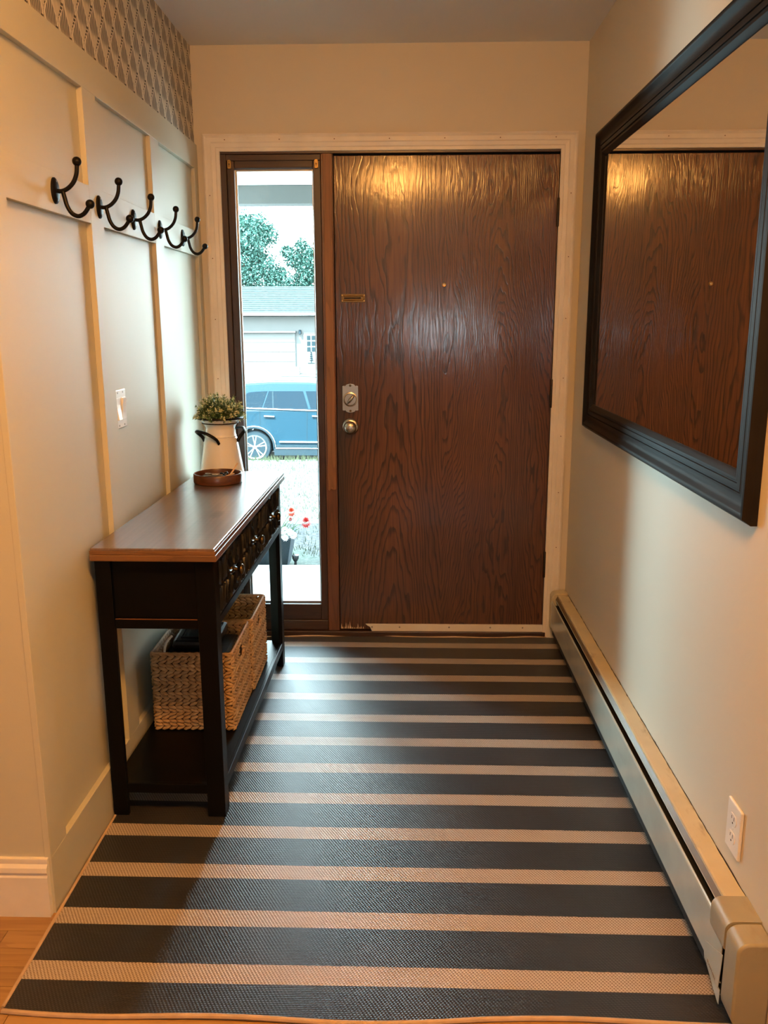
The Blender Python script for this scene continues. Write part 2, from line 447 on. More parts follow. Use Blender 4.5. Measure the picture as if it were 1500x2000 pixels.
def thing(name, label, cat, loc=(0, 0, 0), rotz=0.0, group=None, kind=None):
    o = bpy.data.objects.new(name, None); COL.objects.link(o); o.location = loc; o.rotation_euler = (0, 0, rotz)
    o.empty_display_size = .05
    WM[o] = Matrix.Translation(loc) @ Matrix.Rotation(rotz, 4, 'Z')
    if label: o['label'] = label
    if cat: o['category'] = cat
    if group: o['group'] = group
    if kind: o['kind'] = kind
    return o
def tag(o, label, cat, group=None):
    o['label'] = label; o['category'] = cat
    if group: o['group'] = group
    return o
def B(name, dims, mat, parent=None, bevel=0.0, **kw): return obj(name, box(BM(), *dims), mat, parent, bevel=bevel, **kw)
def copy_tree(o, loc, label=None):
    """a copy of a thing with copies of its parts and sub-parts (mesh data shared)"""
    def rec(src, par):
        c = src.copy(); COL.objects.link(c); c.parent = par
        for ch in [k for k in src.children]: rec(ch, c)
        return c
    c = rec(o, None); c.location = loc
    if label: c['label'] = label
    return c

W = 1.5585; H = 2.456; PX = -0.012; BX = 0.004      # right wall, ceiling, wainscot panel face, wainscot board face

# ---------------------------------------------------------------- room shell
floor = B('floor', (-3.4, 1.75, -7.6, .16, -.12, -.012), M['dark'], kind='structure')
# hardwood strips, running across the hall, as pieces of the floor
pw, L0 = .0572, -3.3
row = 0; y = -1.02
plank_src = {}
while y > -3.75:
    x = -1.35 + random.uniform(-.5, 0)
    while x < 1.55:
        l = random.choice((.55, .7, .85, 1.0)); x1 = min(x + l, 1.553)
        key = round(x1 - x, 2)
        if x1 - x > .05:
            bm = box(BM(), 0, x1 - x - .0012, -pw + .0010, 0, -.012, 0)
            o = obj('plank', bm, M['plank'], floor, local=True, bevel=.0008)
            o.location = (x, y, 0)
        x = x1
        if x >= 1.553: break
    y -= pw
B('floor_far_boards', (-.012, 1.5585, -1.02, .0, -.012, -.0005), M['plank'], floor)
B('floor_rear_boards', (-3.3, 1.5585, -7.4, -3.76, -.012, -.0005), M['plank'], floor)
B('floor_side_boards', (-3.3, -1.86, -3.76, -1.87, -.012, -.0005), M['plank'], floor)
B('ceiling', (-3.4, 1.75, -7.6, .16, H, H + .15), M['ceil'], kind='structure')
# end wall with its opening
bm = BM(); box(bm, -.3, .085, 0, .13, 0, H); box(bm, 1.478, 1.75, 0, .13, 0, H); box(bm, .085, 1.478, 0, .13, 2.075, H)
obj('wall_far', bm, M['wall'], kind='structure')
B('wall_right', (W, W + .12, -7.6, 0, 0, H), M['wall'], kind='structure')
wl = B('wall_left', (-.13, PX, -1.87, 0, 0, H), M['panel'], kind='structure')
B('wall_corner', (-3.4, -.0125, -1.868, -1.75, 0, H), M['wall'], kind='structure')
B('wall_rear', (-3.4, 1.75, -7.6, -7.4, 0, H), M['wall'], kind='structure')
B('wall_side', (-3.4, -3.3, -7.4, -1.87, 0, H), M['wall'], kind='structure')
# board-and-batten pieces of the left wall
be = .0012
B('wallpaper', (PX - .0005, PX + .006, -1.87, -.0005, 2.09, H), M['wallpaper'], wl, label='grey feather patterned wallpaper')
B('top_rail', (PX, BX, -1.8715, -.0005, 1.994, 2.09), M['panel'], wl, bevel=be)
B('middle_rail', (PX, BX - .0008, -1.8715, -.0005, 1.655, 1.752), M['panel'], wl, bevel=be)
B('base_board', (PX, BX, -1.8715, -.0005, 0, .15), M['panel'], wl, bevel=be)
for a, b in ((-1.8715, -1.775), (-1.275, -1.175), (-.668, -.566), (-.058, -.0005)):
    B('batten', (PX, BX - .0004, a, b, .149, 1.995), M['panel'], wl, bevel=be)
# moulded baseboard of the wall that turns away to the left
prof = [(-1.868, 0), (-1.887, 0), (-1.887, .106), (-1.884, .110), (-1.884, .114), (-1.888, .120), (-1.886, .131), (-1.879, .138), (-1.880, .144), (-1.879, .151), (-1.868, .152)]
bl = obj('baseboard_corner', prism(BM(), prof, 0, -3.3, -.003), M['base'], kind='structure', smooth=True, ang=25)

# assumed ceiling lamp above the viewer, out of view (gives the warm light)
cl = thing('assumed_ceiling_lamp', 'assumed flush oval ceiling lamp above the hall entrance', 'lamp', (.80, -2.95, H))
def oval(prof):
    bm = lathe(BM(), prof, (0, 0, 0), n=56); bm.transform(Matrix.Translation((.80, -2.95, H)) @ Matrix.Diagonal((1.5, 1, 1, 1))); return bm
obj('trim_ring', oval([(0, -.0005), (.185, -.0005), (.190, -.006), (.190, -.030), (.176, -.032), (.172, -.020), (0, -.018)]), M['white'], cl, smooth=True)
obj('diffuser', oval([(0, -.135), (.06, -.130), (.115, -.110), (.155, -.075), (.170, -.035), (.170, -.020), (0, -.020)]), M['lamp'], cl, smooth=True)

# ---------------------------------------------------------------- casing around door and sidelight
cas = thing('trim_1', None, None, (.8, 0, 0), kind='structure')
def casing(a, b, n, name):
    """mitred colonial profile from corner a to corner b (x,z), n = direction to the opening; a,b are outer corners"""
    pr = [(0, 0), (0, .018), (.006, .020), (.010, .0185), (.014, .0165), (.030, .0165), (.034, .0140), (.048, .0120), (.051, .0095), (.0625, .009), (.0645, .007), (.0645, 0)]
    bm = BM(); A = []; Bv = []
    dx, dz = b[0] - a[0], b[1] - a[1]; l = math.hypot(dx, dz); t = (dx / l, dz / l)
    for d, h in pr:
        ma = d if a[2] else 0; mb = d if b[2] else 0
        A.append(bm.verts.new((a[0] + n[0] * d + t[0] * ma, -h, a[1] + n[1] * d + t[1] * ma)))
        Bv.append(bm.verts.new((b[0] + n[0] * d - t[0] * mb, -h, b[1] + n[1] * d - t[1] * mb)))
    k = len(pr)
    for i in range(k): bm.faces.new((A[i], A[(i + 1) % k], Bv[(i + 1) % k], Bv[i]))
    bm.faces.new(A); bm.faces.new(Bv[::-1])
    return obj(name, bm, M['casing'], cas, smooth=True, ang=20)
xa, xb, zt = .0315, 1.528, 2.1275
casing((xa, zt, 1), (xb, zt, 1), (0, -1), 'head_casing')
casing((xa, 0, 0), (xa, zt, 1), (1, 0), 'side_casing')
casing((xb, 0, 0), (xb, zt, 1), (-1, 0), 'side_casing')
for i in range(7):       # filled nail heads
    disc_bm = disc(BM(), (.12 + i * .22, -.0172, zt - .022), .0022, 1, 8, .0004); obj('nail_head', disc_bm, M['edge_wear'], cas)
for i in range(8):
    for xx in (xa + .02, xb - .02): obj('nail_head', disc(BM(), (xx, -.0172, .18 + i * .245), .0022, 1, 8, .0004), M['edge_wear'], cas)

# ---------------------------------------------------------------- frame posts and threshold
fr = thing('trim_2', None, None, (.8, .05, 0), kind='structure')
B('head_jamb', (.0865, 1.4765, .0, .125, 2.054, 2.0745), M['frame_h'], fr, bevel=.002)
B('left_jamb', (.0865, .118, .004, .125, .02, 2.056), M['frame'], fr, bevel=.003)
B('hinge_jamb', (1.4655, 1.4765, .0, .125, .02, 2.056), M['frame'], fr, bevel=.002)
B('mullion_post', (.500, .5505, .006, .125, .02, 2.056), M['post'], fr, bevel=.003)
bm = BM(); prism(bm, [(.510, .677), (.517, .672), (.524, .681), (.532, .674), (.5455, .679), (.5455, 2.054), (.510, 2.054)], 1, -.003, .010)
obj('door_stop', bm, M['stop'], fr, bevel=.002, label='lighter bare wood door stop with broken lower end')
B('leak_blocker', (.5455, .572, .0495, .125, .028, 2.056), M['frame'], fr)  # added behind the door gaps to block light leaks
B('leak_blocker', (1.448, 1.4665, .0495, .125, .028, 2.056), M['frame'], fr)
B('leak_blocker', (.572, 1.448, .0495, .125, 2.030, 2.056), M['frame_h'], fr)
B('leak_blocker', (.572, 1.448, .0495, .125, .027, .050), M['frame_h'], fr)
B('threshold', (.0865, 1.4765, -.012, .125, .0, .028), M['frame_h'], fr, bevel=.004)

# ---------------------------------------------------------------- sidelight window
wn = thing('window_1', None, None, (.31, .04, .03), kind='structure')
B('sash_stile', (.118, .1485, .014, .070, .03, 2.054), M['frame'], wn, bevel=.003)
B('sash_stile', (.468, .500, .014, .070, .03, 2.054), M['frame'], wn, bevel=.003)
B('sash_rail', (.1485, .468, .0142, .070, 2.003, 2.0535), M['frame_h'], wn, bevel=.003)
B('sash_rail', (.1485, .468, .0142, .070, .075, .147), M['frame_h'], wn, bevel=.003)
B('sill', (.118, .500, .004, .085, .028, .076), M['frame_h'], wn, bevel=.005)
bm = BM()
for a in ((.1485, .468, 1.995, 2.003), (.1485, .468, .147, .155), (.1485, .1545, .155, 1.995), (.462, .468, .155, 1.995)): box(bm, a[0], a[1], .040, .048, a[2], a[3])
obj('glazing_bead', bm, M['steel'], wn)
B('head_stop', (.118, .500, .005, .0138, 2.030, 2.0535), M['frame_h'], wn, bevel=.002)
B('pane', (.1487, .4678, .050, .054, .1475, 2.0025), M['glass'], wn)
for xx in (.1305, .4835):
    b = obj('blind_bracket', prism(BM(), [(xx - .006, 2.000), (xx + .006, 2.000), (xx + .007, 2.004), (xx + .007, 2.030), (xx + .004, 2.034), (xx - .004, 2.034), (xx - .007, 2.030), (xx - .007, 2.004)], 1, .004, .0135), M['brass'], wn, bevel=.001)
    for dz in (2.008, 2.026): obj('screw', disc(BM(), (xx, .0034, dz), .0024, 1, 10, .0012), M['brass_dark'], b)
    obj('slot', box(BM(), xx - .0022, xx + .0022, .0034, .006, 2.012, 2.021), M['dark'], b)

# ---------------------------------------------------------------- front door
door = B('door_1', (.5545, 1.4625, .004, .048, .034, 2.046), M['door'], kind='structure', bevel=.0015)
# dark strip filling the gap above the door
B('gap_strip', (.5505, 1.4655, .030, .048, 2.0465, 2.0538), M['dark'], door)
# kick sweep
bm = BM(); prism(bm, [(.668, .0605), (1.4635, .0605), (1.4635, .0150), (.704, .0150), (.694, .032), (.688, .047), (.676, .053)], 1, -.004, .0038)
sw = obj('door_sweep', bm, M['casing'], door, bevel=.001, label='white strip screwed along the bottom edge')
for xx in (.697, .822, 1.045, 1.230, 1.375): obj('screw', ball(BM(), (xx, -.0042, .047), .0042, 10, 6, (1, .5, 1)), M['steel'], sw, smooth=True)
bm = BM()
for i in range(14):      # splintered veneer at the lower corner
    x0 = .556 + i * .0075 + random.uniform(-.002, .002); h = random.uniform(.006, .034) * (1.15 - abs(i - 4) / 14)
    prism(bm, [(x0, .0365), (x0 + .006, .0365), (x0 + .0025, .037 + h)], 1, .0028, .0042)
obj('splinter', bm, M['raw'], door, kind='stuff', label='pale splintered veneer at the bottom corner')
for z0, z1 in ((1.772, 1.876), (1.038, 1.152), (.288, .400)):
    h = obj('hinge', lathe(BM(), [(0, z0 - .004), (.0045, z0 - .003), (.0055, z0), (.0055, z1), (.0045, z1 + .003), (0, z1 + .004)], (1.4608, -.0075, 0), 2, 14), M['bronze'], door, smooth=True)
    for k in (1, 2, 3, 4):
        zz = z0 + (z1 - z0) * k / 5; obj('knuckle_gap', lathe(BM(), [(.0058, -.0006), (.0058, .0006)], (1.4608, -.0075, zz), 2, 14), M['dark'], h)
# chain plate
cp = obj('chain_plate', prism(BM(), [(.5775, 1.4745), (.580, 1.4725), (.674, 1.4725), (.6775, 1.476), (.6775, 1.5035), (.674, 1.507), (.580, 1.507), (.5775, 1.5045)], 1, .0008, .0042), M['brass_dark'], door, bevel=.001, label='old brass door chain slide')
def loop_tube(x0, x1, zc, hz, yy, r):
    pts = [(x0, yy, zc + hz)] + [(x1 - hz + hz * math.sin(a), yy, zc + hz * math.cos(a)) for a in [PI * i / 8 for i in range(9)]] + [(x0, yy, zc - hz)]
    return tube(BM(), pts, r, 8)
obj('slide_rim', loop_tube(.588, .672, 1.4898, .0085, -.0005, .0022), M['brass'], cp, smooth=True)
obj('slide_slot', prism(BM(), [(.590, 1.487), (.660, 1.487), (.660, 1.4926), (.590, 1.4926)], 1, .0002, .001), M['dark'], cp)
for q in ((.582, 1.4785), (.582, 1.501), (.6735, 1.4785), (.6735, 1.501)): obj('screw', disc(BM(), (q[0], .0004, q[1]), .0028, 1, 10, .001), M['brass'], cp)
# peephole
ph = obj('peephole', lathe(BM(), [(0, .004), (.0085, .004), (.0085, .0008), (.0070, -.0010), (.0046, -.0008), (.0042, .0010), (0, .0012)], (1.0045, 0, 1.542), 1, 20), M['brass'], door, smooth=True)
obj('lens', ball(BM(), (1.0045, .0012, 1.542), .0036, 10, 6, (1, .5, 1)), M['white'], ph, smooth=True)
# deadbolt plate with thumb turn
x0, x1, z0, z1 = .5775, .6455, 1.014, 1.138; cx = (x0 + x1) / 2
pts = [(x0, z0 + .010), (x0 + .010, z0 + .008)] + [(cx + .022 * math.cos(a), z0 + .011 + .011 * math.sin(a)) for a in [PI + PI * i / 8 for i in range(9)]] + [(x1 - .010, z0 + .008), (x1, z0 + .010), (x1, z1 - .010), (x1 - .010, z1 - .008)] + [(cx + .022 * math.cos(a), z1 - .011 + .011 * math.sin(a)) for a in [PI * i / 8 for i in range(9)]] + [(x0 + .010, z1 - .008), (x0, z1 - .010)]
dbp = obj('deadbolt', prism(BM(), pts, 1, -.008, .004), M['nickel'], door, bevel=.0025, label='satin nickel deadbolt plate with thumb turn')
obj('rose', lathe(BM(), [(0, .0), (.031, -.0078), (.030, -.0125), (.026, -.0135), (.024, -.011), (0, -.011)], (cx, 0, 1.071), 1, 32), M['nickel'], dbp, smooth=True)
ang = math.radians(52); pts = []
bm = BM(); ball(bm, (0, 0, 0), .024, 16, 10, (1, .36, .30)); bm.transform(Matrix.Translation((cx + .002, -.022, 1.072)) @ Matrix.Rotation(-ang, 4, 'Y'))
obj('thumb_turn', bm, M['nickel'], dbp, smooth=True)
for zz in (z0 + .0085, z1 - .0085): obj('screw', disc(BM(), (cx, -.0085, zz), .005, 1, 14, .0016), M['brass_dark'], dbp)
# knob
kx, kz = .6105, .955
kb = obj('door_knob', lathe(BM(), [(0, .004), (.0355, .004), (.0355, -.001), (.033, -.006), (.025, -.0085), (.014, -.010), (.012, -.022), (.018, -.030), (.0255, -.036), (.0275, -.044), (.0255, -.052), (.019, -.058), (.010, -.0605), (0, -.061)], (kx, 0, kz), 1, 36), M['nickel'], door, smooth=True, ang=50, label='round satin nickel knob below the deadbolt')
obj('knob_button', lathe(BM(), [(0, -.064), (.006, -.0635), (.007, -.060), (0, -.059)], (kx, 0, kz), 1, 16), M['nickel'], kb, smooth=True)

# ---------------------------------------------------------------- rug
def rug_edge_y(x): return -2.172 - .018 * math.sin(min(x / 1.0, 1.0) * PI * .9) - .006 * math.sin(x * 9 + .5)
rug = thing('rug', 'charcoal and beige striped flatweave rug covering the hall floor', 'rug', (.77, -1.1, 0))
bm = BM(); NX, NY = 60, 80; g = []; g2 = []
for i in range(NX + 1):
    x = .0135 + i / NX * 1.512; y0 = rug_edge_y(x); y1 = -.014 - .006 * math.sin(x * 7); col = []; col2 = []
    for j in range(NY + 1):
        yy = y0 + (y1 - y0) * (j / NY)
        zz = .0062 + .0012 * math.sin(x * 5 + yy * 3) * math.sin(yy * 4.1 + 1)
        if j == NY: zz = .004
        col.append(bm.verts.new((x, yy, zz))); col2.append(bm.verts.new((x, yy, .0004)))
    g.append(col); g2.append(col2)
for i in range(NX):
    for j in range(NY): bm.faces.new((g[i][j], g[i + 1][j], g[i + 1][j + 1], g[i][j + 1])); bm.faces.new((g2[i][j], g2[i][j + 1], g2[i + 1][j + 1], g2[i + 1][j]))
for i in range(NX):
    bm.faces.new((g[i][0], g2[i][0], g2[i + 1][0], g[i + 1][0])); bm.faces.new((g[i][NY], g[i + 1][NY], g2[i + 1][NY], g2[i][NY]))
for j in range(NY):
    bm.faces.new((g[0][j], g[0][j + 1], g2[0][j + 1], g2[0][j])); bm.faces.new((g[NX][j], g2[NX][j], g2[NX][j + 1], g[NX][j + 1]))
wr = obj('woven_field', bm, M['rug'], rug, smooth=True)
wr.data.transform(Matrix.Translation((.77, -1.1, 0))); wr.location = (-.77, 1.1, 0)    # stripe pattern measured from the wall corner
xs = [.0135 + i / 40 * 1.512 for i in range(41)]
obj('edge_binding', tube(BM(), [(x, rug_edge_y(x) - .002, .0050 + .003 * max(0, math.sin((x - .25) * 7)) * (x < .7)) for x in xs], .0052, 8), M['binding'], rug, smooth=True)
obj('edge_binding', tube(BM(), [(.0115, -2.17 + i / 30 * 2.156, .005) for i in range(31)], .0045, 8), M['binding'], rug, smooth=True)
obj('edge_binding', tube(BM(), [(x, -.0135 - .006 * math.sin(x * 7), .0052 + .0022 * math.sin(x * 19)) for x in xs], .0036, 8), M['binding'], rug, smooth=True)

# ---------------------------------------------------------------- baseboard heater along the right wall
ht = thing('baseboard_heater', 'cream metal baseboard heater running along the right-hand wall', 'heater', (1.525, -1.1, 0))
y0h, y1h = -2.16, -.075
bm = BM(); prism(bm, [(1.5582, .04), (1.5582, .226), (1.517, .226), (1.5125, .2245), (1.5115, .219), (1.5135, .219), (1.517, .2235), (1.5555, .2235), (1.5555, .04)], 1, y0h, y1h)
obj('back_top_plate', bm, M['heater_top'], ht, label='yellowed cream top plate with scuffs and stains')
bm = BM(); prism(bm, [(1.5118, .2185), (1.5130, .2185), (1.5060, .2035), (1.5046, .2040)], 1, y0h, y1h)
obj('damper', bm, M['damper'], ht)
obj('damper_edge', tube(BM(), [(1.5052, y0h, .2035), (1.5052, y1h, .2035)], .0013, 8), M['heater'], ht)
bm = BM(); prism(bm, [(1.4885, .080), (1.4885, .192), (1.4895, .1965), (1.4925, .1985), (1.4945, .1965), (1.4935, .1945), (1.4915, .1955), (1.4902, .1915), (1.4902, .080), (1.4935, .0765), (1.4935, .0752), (1.4900, .0752)], 1, y0h + .01, y1h)
fp = obj('front_panel', bm, M['heater'], ht, label='long glossy grey-cream front panel')
# drooping near end of the panel with the maker's plate
bm = BM(); prism(bm, [(-2.160, .150), (-2.068, .110), (-2.066, .081), (-2.071, .069), (-2.143, .061), (-2.152, .066)], 0, 1.4868, 1.4884)
obj('loose_panel_end', bm, M['heater'], ht, bevel=.0006)
bm = BM(); prism(bm, [(-2.078, .072), (-2.156, .064), (-2.156, .030), (-2.150, .030), (-2.080, .060)], 0, 1.4893, 1.4903)
obj('panel_back_lip', bm, M['heater'], ht)
bp = obj('badge', prism(BM(), [(-2.139, .0665), (-2.088, .0745), (-2.088, .0845), (-2.139, .0775)], 0, 1.4861, 1.4868), M['heater'], ht, bevel=.0004)
cu = bpy.data.curves.new('badge_lettering', 'FONT'); cu.body = 'SLANT/FIN'; cu.size = .0105; cu.extrude = .0003; cu.align_x = 'CENTER'; cu.align_y = 'CENTER'; cu.space_character = .95
tmp = bpy.data.objects.new('badge_lettering_outline', cu); COL.objects.link(tmp)
me_t = bpy.data.meshes.new_from_object(tmp.evaluated_get(bpy.context.evaluated_depsgraph_get())); bpy.data.objects.remove(tmp); bpy.data.curves.remove(cu)
me_t.name = 'badge_lettering'; me_t.materials.clear(); me_t.materials.append(M['damper'])
tx = bpy.data.objects.new('lettering', me_t); COL.objects.link(tx); tx.parent = bp
WMt = Matrix(((0, 0, -1, 1.4860), (-1, 0, 0, -2.1135), (0, 1, 0, .0760), (0, 0, 0, 1))) @ Matrix.Rotation(math.radians(-9.5), 4, 'Z')
tx.matrix_local = WM[ht].inverted() @ WMt
rj = random.Random(9)
obj('caulk_gap', tube(BM(), [(1.5578 - rj.uniform(0, .0012), y0h + (y1h - y0h) * i / 120, .2262 + rj.uniform(-.0004, .0012)) for i in range(121)], [rj.uniform(.0004, .0017) for i in range(121)], 5), M['bronze'], ht)
obj('inner_void', box(BM(), 1.4960, 1.5550, y0h + .01, y1h - .005, .045, .178), M['dark'], ht)
obj('heating_pipe', tube(BM(), [(1.522, y0h + .02, .185), (1.522, y1h, .185)], .006, 10), M['brass_dark'], ht, smooth=True)
def cap_profile(x0, x1, z0, z1, r, rb):
    p = [(x1, z0), (x1, z1)]
    for i in range(7): a = PI / 2 + PI / 2 * i / 6; p.append((x0 + r + r * math.cos(a), z1 - r + r * math.sin(a)))
    for i in range(6): a = PI + PI / 2 * i / 5; p.append((x0 + rb + rb * math.cos(a), z0 + rb + rb * 1.0 * math.sin(a)))
    return p
obj('joint_sleeve', prism(BM(), cap_profile(1.4862, 1.5583, .165, .2285, .020, .004), 1, -2.162, -2.083), M['heater_cap'], ht, smooth=True, ang=30)
ec = obj('end_cap', prism(BM(), cap_profile(1.4880, 1.5583, .028, .2275, .024, .034), 1, -2.226, -2.1625), M['heater_cap'], ht, smooth=True, ang=30, bevel=.005)
obj('screw', disc(BM(), (1.512, -2.2265, .045), .0022, 1, 10, .0012), M['dark'], ec)
obj('end_cap', prism(BM(), cap_profile(1.4885, 1.5583, .060, .231, .024, .006), 1, -.075, -.020), M['heater_top'], ht, smooth=True, ang=30, bevel=.003)
obj('pipe', tube(BM(), smooth_path([(1.522, -2.18, .060), (1.524, -2.20, .035), (1.527, -2.207, .015), (1.528, -2.208, 0.0)], 4), .007, 10), M['copper'], ht, smooth=True)

# ---------------------------------------------------------------- outlet on the right wall
ou = thing('wall_outlet', 'white duplex power outlet on the wall above the heater', 'outlet', (W, -2.0, .333))
oy, oz = -2.0, .3325
obj('cover_plate', prism(BM(), [(oy - .037, oz - .057), (oy + .037, oz - .057), (oy + .037, oz + .057), (oy - .037, oz + .057)], 0, W - .0075, W - .0003), M['white'], ou, bevel=.003)
for s in (-1, 1):
    zc = oz + s * .0205; pts = []
    for i in range(24):
        a = 2 * PI * i / 24; pts.append((oy + .017 * math.cos(a), zc + max(-.0125, min(.0125, .0165 * math.sin(a)))))
    f = obj('receptacle', prism(BM(), pts, 0, W - .0092, W - .0070), M['white'], ou, bevel=.0008)
    for d, hh in ((-.0062, .0045), (.0062, .0036)): obj('slot', box(BM(), W - .0094, W - .0090, oy + d - .0010, oy + d + .0010, zc + .001 - hh + .003, zc + .001 + hh + .003), M['dark'], f)
    obj('slot', lathe(BM(), [(0, -.0002), (.0024, -.0002), (.0024, .0002), (0, .0002)], (W - .0092, oy, zc - .0075), 0, 10), M['dark'], f)
obj('screw', disc(BM(), (W - .0078, oy, oz), .003, 0, 12, .0006), M['white'], ou)

# ---------------------------------------------------------------- switch on the left wall
sx = PX
swi = thing('light_switch', 'white double rocker light switch between the panel battens', 'switch', (sx, -1.113, 1.143))
sy, sz = -1.113, 1.143
obj('cover_plate', box(BM(), sx + .0004, sx + .0065, sy - .050, sy + .050, sz - .0575, sz + .0575), M['white'], swi, bevel=.003)
for s in (-1, 1):
    yc = sy + s * .023
    b = obj('switch_bezel', box(BM(), sx + .006, sx + .0078, yc - .0168, yc + .0168, sz - .0335, sz + .0335), M['white'], swi, bevel=.0006)
    k = 1 if s < 0 else -1
    obj('rocker', prism(BM(), [(sx + .0070, sz - .031), (sx + .0095 + .003 * k, sz - .031), (sx + .0088, sz), (sx + .0095 - .003 * k, sz + .031), (sx + .0070, sz + .031)], 1, yc - .0145, yc + .0145), M['white'], b)
    for q in (-1, 1): obj('screw', disc(BM(), (sx + .0066, yc, sz + q * .0485), .0028, 0, 10, .0007), M['steel'], swi)

# ---------------------------------------------------------------- coat hooks
def make_hook():
    h = thing('coat_hook', '', 'hook', (BX, 0, 0), group='black coat hooks on the wainscot rail')
    z = 0.0; X = BX
    bm = lathe(BM(), [(0, -.001), (1.0, -.001), (1.0, .0025), (.86, .0055), (.55, .0075), (0, .0085)], (0, 0, 0), 0, 28)
    bm.transform(Matrix.Diagonal((1, .0215, .0305, 1))); bm.transform(Matrix.Translation((X, 0, z)))
    obj('base_plate', bm, M['iron'], h, smooth=True)
    for s in (-1, 1): obj('screw', ball(BM(), (X + .0055, 0, z + s * .0215), .0034, 10, 6, (.6, 1, 1)), M['steel'], h, smooth=True)
    arm = obj('upper_arm', tube(BM(), smooth_path([(X + .004, 0, z), (X + .018, 0, z - .001), (X + .034, 0, z + .006), (X + .048, 0, z + .020), (X + .056, 0, z + .038), (X + .0585, 0, z + .058)], 5), [.0072] + [.0052] * 25, 12), M['iron'], h, smooth=True)
    obj('ball_tip', ball(BM(), (X + .059, 0, z + .0655), .0108, 18, 12), M['iron'], arm, smooth=True)
    low = obj('lower_arm', tube(BM(), smooth_path([(X + .020, 0, z - .002), (X + .0235, 0, z - .018), (X + .028, 0, z - .036), (X + .038, 0, z - .052), (X + .053, 0, z - .0585), (X + .068, 0, z - .052), (X + .080, 0, z - .037)], 5), .0052, 12), M['iron'], h, smooth=True)
    obj('ball_tip', ball(BM(), (X + .0835, 0, z - .031), .0108, 18, 12), M['iron'], low, smooth=True)
    return h
hook = make_hook()
HL = ['black double coat hook nearest the viewer, above the first wainscot panel', 'second black double coat hook from the viewer, just right of the first batten',
      'middle black double coat hook, third of the five on the rail', 'fourth black double coat hook, between the middle one and the one by the door',
      'black double coat hook closest to the front door casing']
for i, yy in enumerate((-1.512, -1.208, -.904, -.612, -.305)):
    if i == 0: hook.location = (BX, yy, 1.705); hook['label'] = HL[0]
    else: copy_tree(hook, (BX, yy, 1.705), HL[i])

# ---------------------------------------------------------------- big mirror on the right wall
mi = thing('wall_mirror', 'large rectangular mirror in a wide black moulded frame', 'mirror', (W, -1.14, .99))
Y0, Y1, Z0, Z1 = -1.962, -.325, .990, 2.062
prof = [(0, .0006), (0, .0140), (.004, .0185), (.0105, .0285), (.0150, .0300), (.0185, .0296), (.0225, .0270), (.030, .0215), (.040, .0178), (.048, .0170), (.0525, .0185), (.0560, .0190), (.0566, .0150), (.0590, .0146), (.0600, .0190), (.0680, .0205), (.0740, .0200), (.0745, .0160), (.0770, .0155), (.0790, .0185), (.0850, .0190), (.0900, .0160), (.0950, .0130), (.0990, .0095), (.0992, .0050)]
bm = BM(); loops = []
for d, h in prof: loops.append([bm.verts.new((W - h, yy, zz)) for yy, zz in ((Y0 + d, Z0 + d), (Y1 - d, Z0 + d), (Y1 - d, Z1 - d), (Y0 + d, Z1 - d))])
for a, b in zip(loops, loops[1:]):
    for k in range(4): bm.faces.new((a[k], a[(k + 1) % 4], b[(k + 1) % 4], b[k]))
obj('frame', bm, M['mirror_frame'], mi, smooth=True, ang=28)
obj('mirror_glass', box(BM(), W - .0075, W - .0055, Y0 + .097, Y1 - .097, Z0 + .097, Z1 - .097), M['mirror'], mi)

# ---------------------------------------------------------------- console table
RZ = -.0118
tb = thing('console_table', 'black console table with brown wooden top along the wainscot', 'table', (0, -1.462, .0075), RZ)
ZT = .803; L = 1.142; XL, XR = .008, .333
def T(name, bm, mat, parent=None, **kw): return obj(name, bm, mat, parent or tb, local=True, **kw)
ztop = ZT
tt = T('tabletop', box(BM(), .008, .342, -.024, 1.176, ztop - .0165, ztop), [M['top']], bevel=.003)
T('top_moulding', box(BM(), .0065, .347, -.028, 1.180, ztop - .035, ztop - .0168), M['top_edge'], tt, bevel=.003)
T('top_moulding', box(BM(), .0072, .3445, -.0262, 1.178, ztop - .0166, ztop - .006), M['top_edge'], tt, bevel=.001)
zl = ztop - .035; lw = .051
def leg(cx0, cx1, cy0, cy1, ix, iy):
    """square leg whose inner corner is planed off; ix/iy say which corner looks inwards"""
    c = [(cx0, cy0), (cx1, cy0), (cx1, cy1), (cx0, cy1)]
    inner = {(0, 0): 0, (1, 0): 1, (1, 1): 2, (0, 1): 3}[(ix, iy)]
    out = []
    for k in range(4):
        if k == inner:
            p, q, n = c[k - 1], c[k], c[(k + 1) % 4]; f = .72
            out.append((q[0] + (p[0] - q[0]) * f, q[1] + (p[1] - q[1]) * f)); out.append((q[0] + (n[0] - q[0]) * f, q[1] + (n[1] - q[1]) * f))
        else: out.append(c[k])
    return prism(BM(), out, 2, 0, zl)
T('leg', leg(XL, XL + .044, 0, lw, 1, 1), M['black'], bevel=.002)
T('leg', leg(XR - lw, XR, 0, lw, 0, 1), M['black'], bevel=.002)
T('leg', leg(XL, XL + .044, L - lw, L, 1, 0), M['black'], bevel=.002)
T('leg', leg(XR - lw, XR, L - lw, L, 0, 0), M['black'], bevel=.002)
za = .568
for yy, s in ((.012, 1), (L - .012, -1)):
    T('side_panel', box(BM(), XL + .03, XR - .03, yy if s > 0 else yy - .012, yy + .012 if s > 0 else yy, za + .026, zl), M['black'])
    a, b = (.004, .036) if s > 0 else (L - .036, L - .004)
    r = T('side_rail', box(BM(), XL + .03, XR - .03, a, b, za, za + .028), M['black'], bevel=.0015)
    if s > 0: T('worn_edge', box(BM(), XL + .046, XR - .053, .0034, .0055, za + .0268, za + .0288), M['edge_wear'], r, label='thin brown line where paint has worn')
T('back_panel', box(BM(), XL, XL + .014, .03, L - .03, za, zl), M['black'])
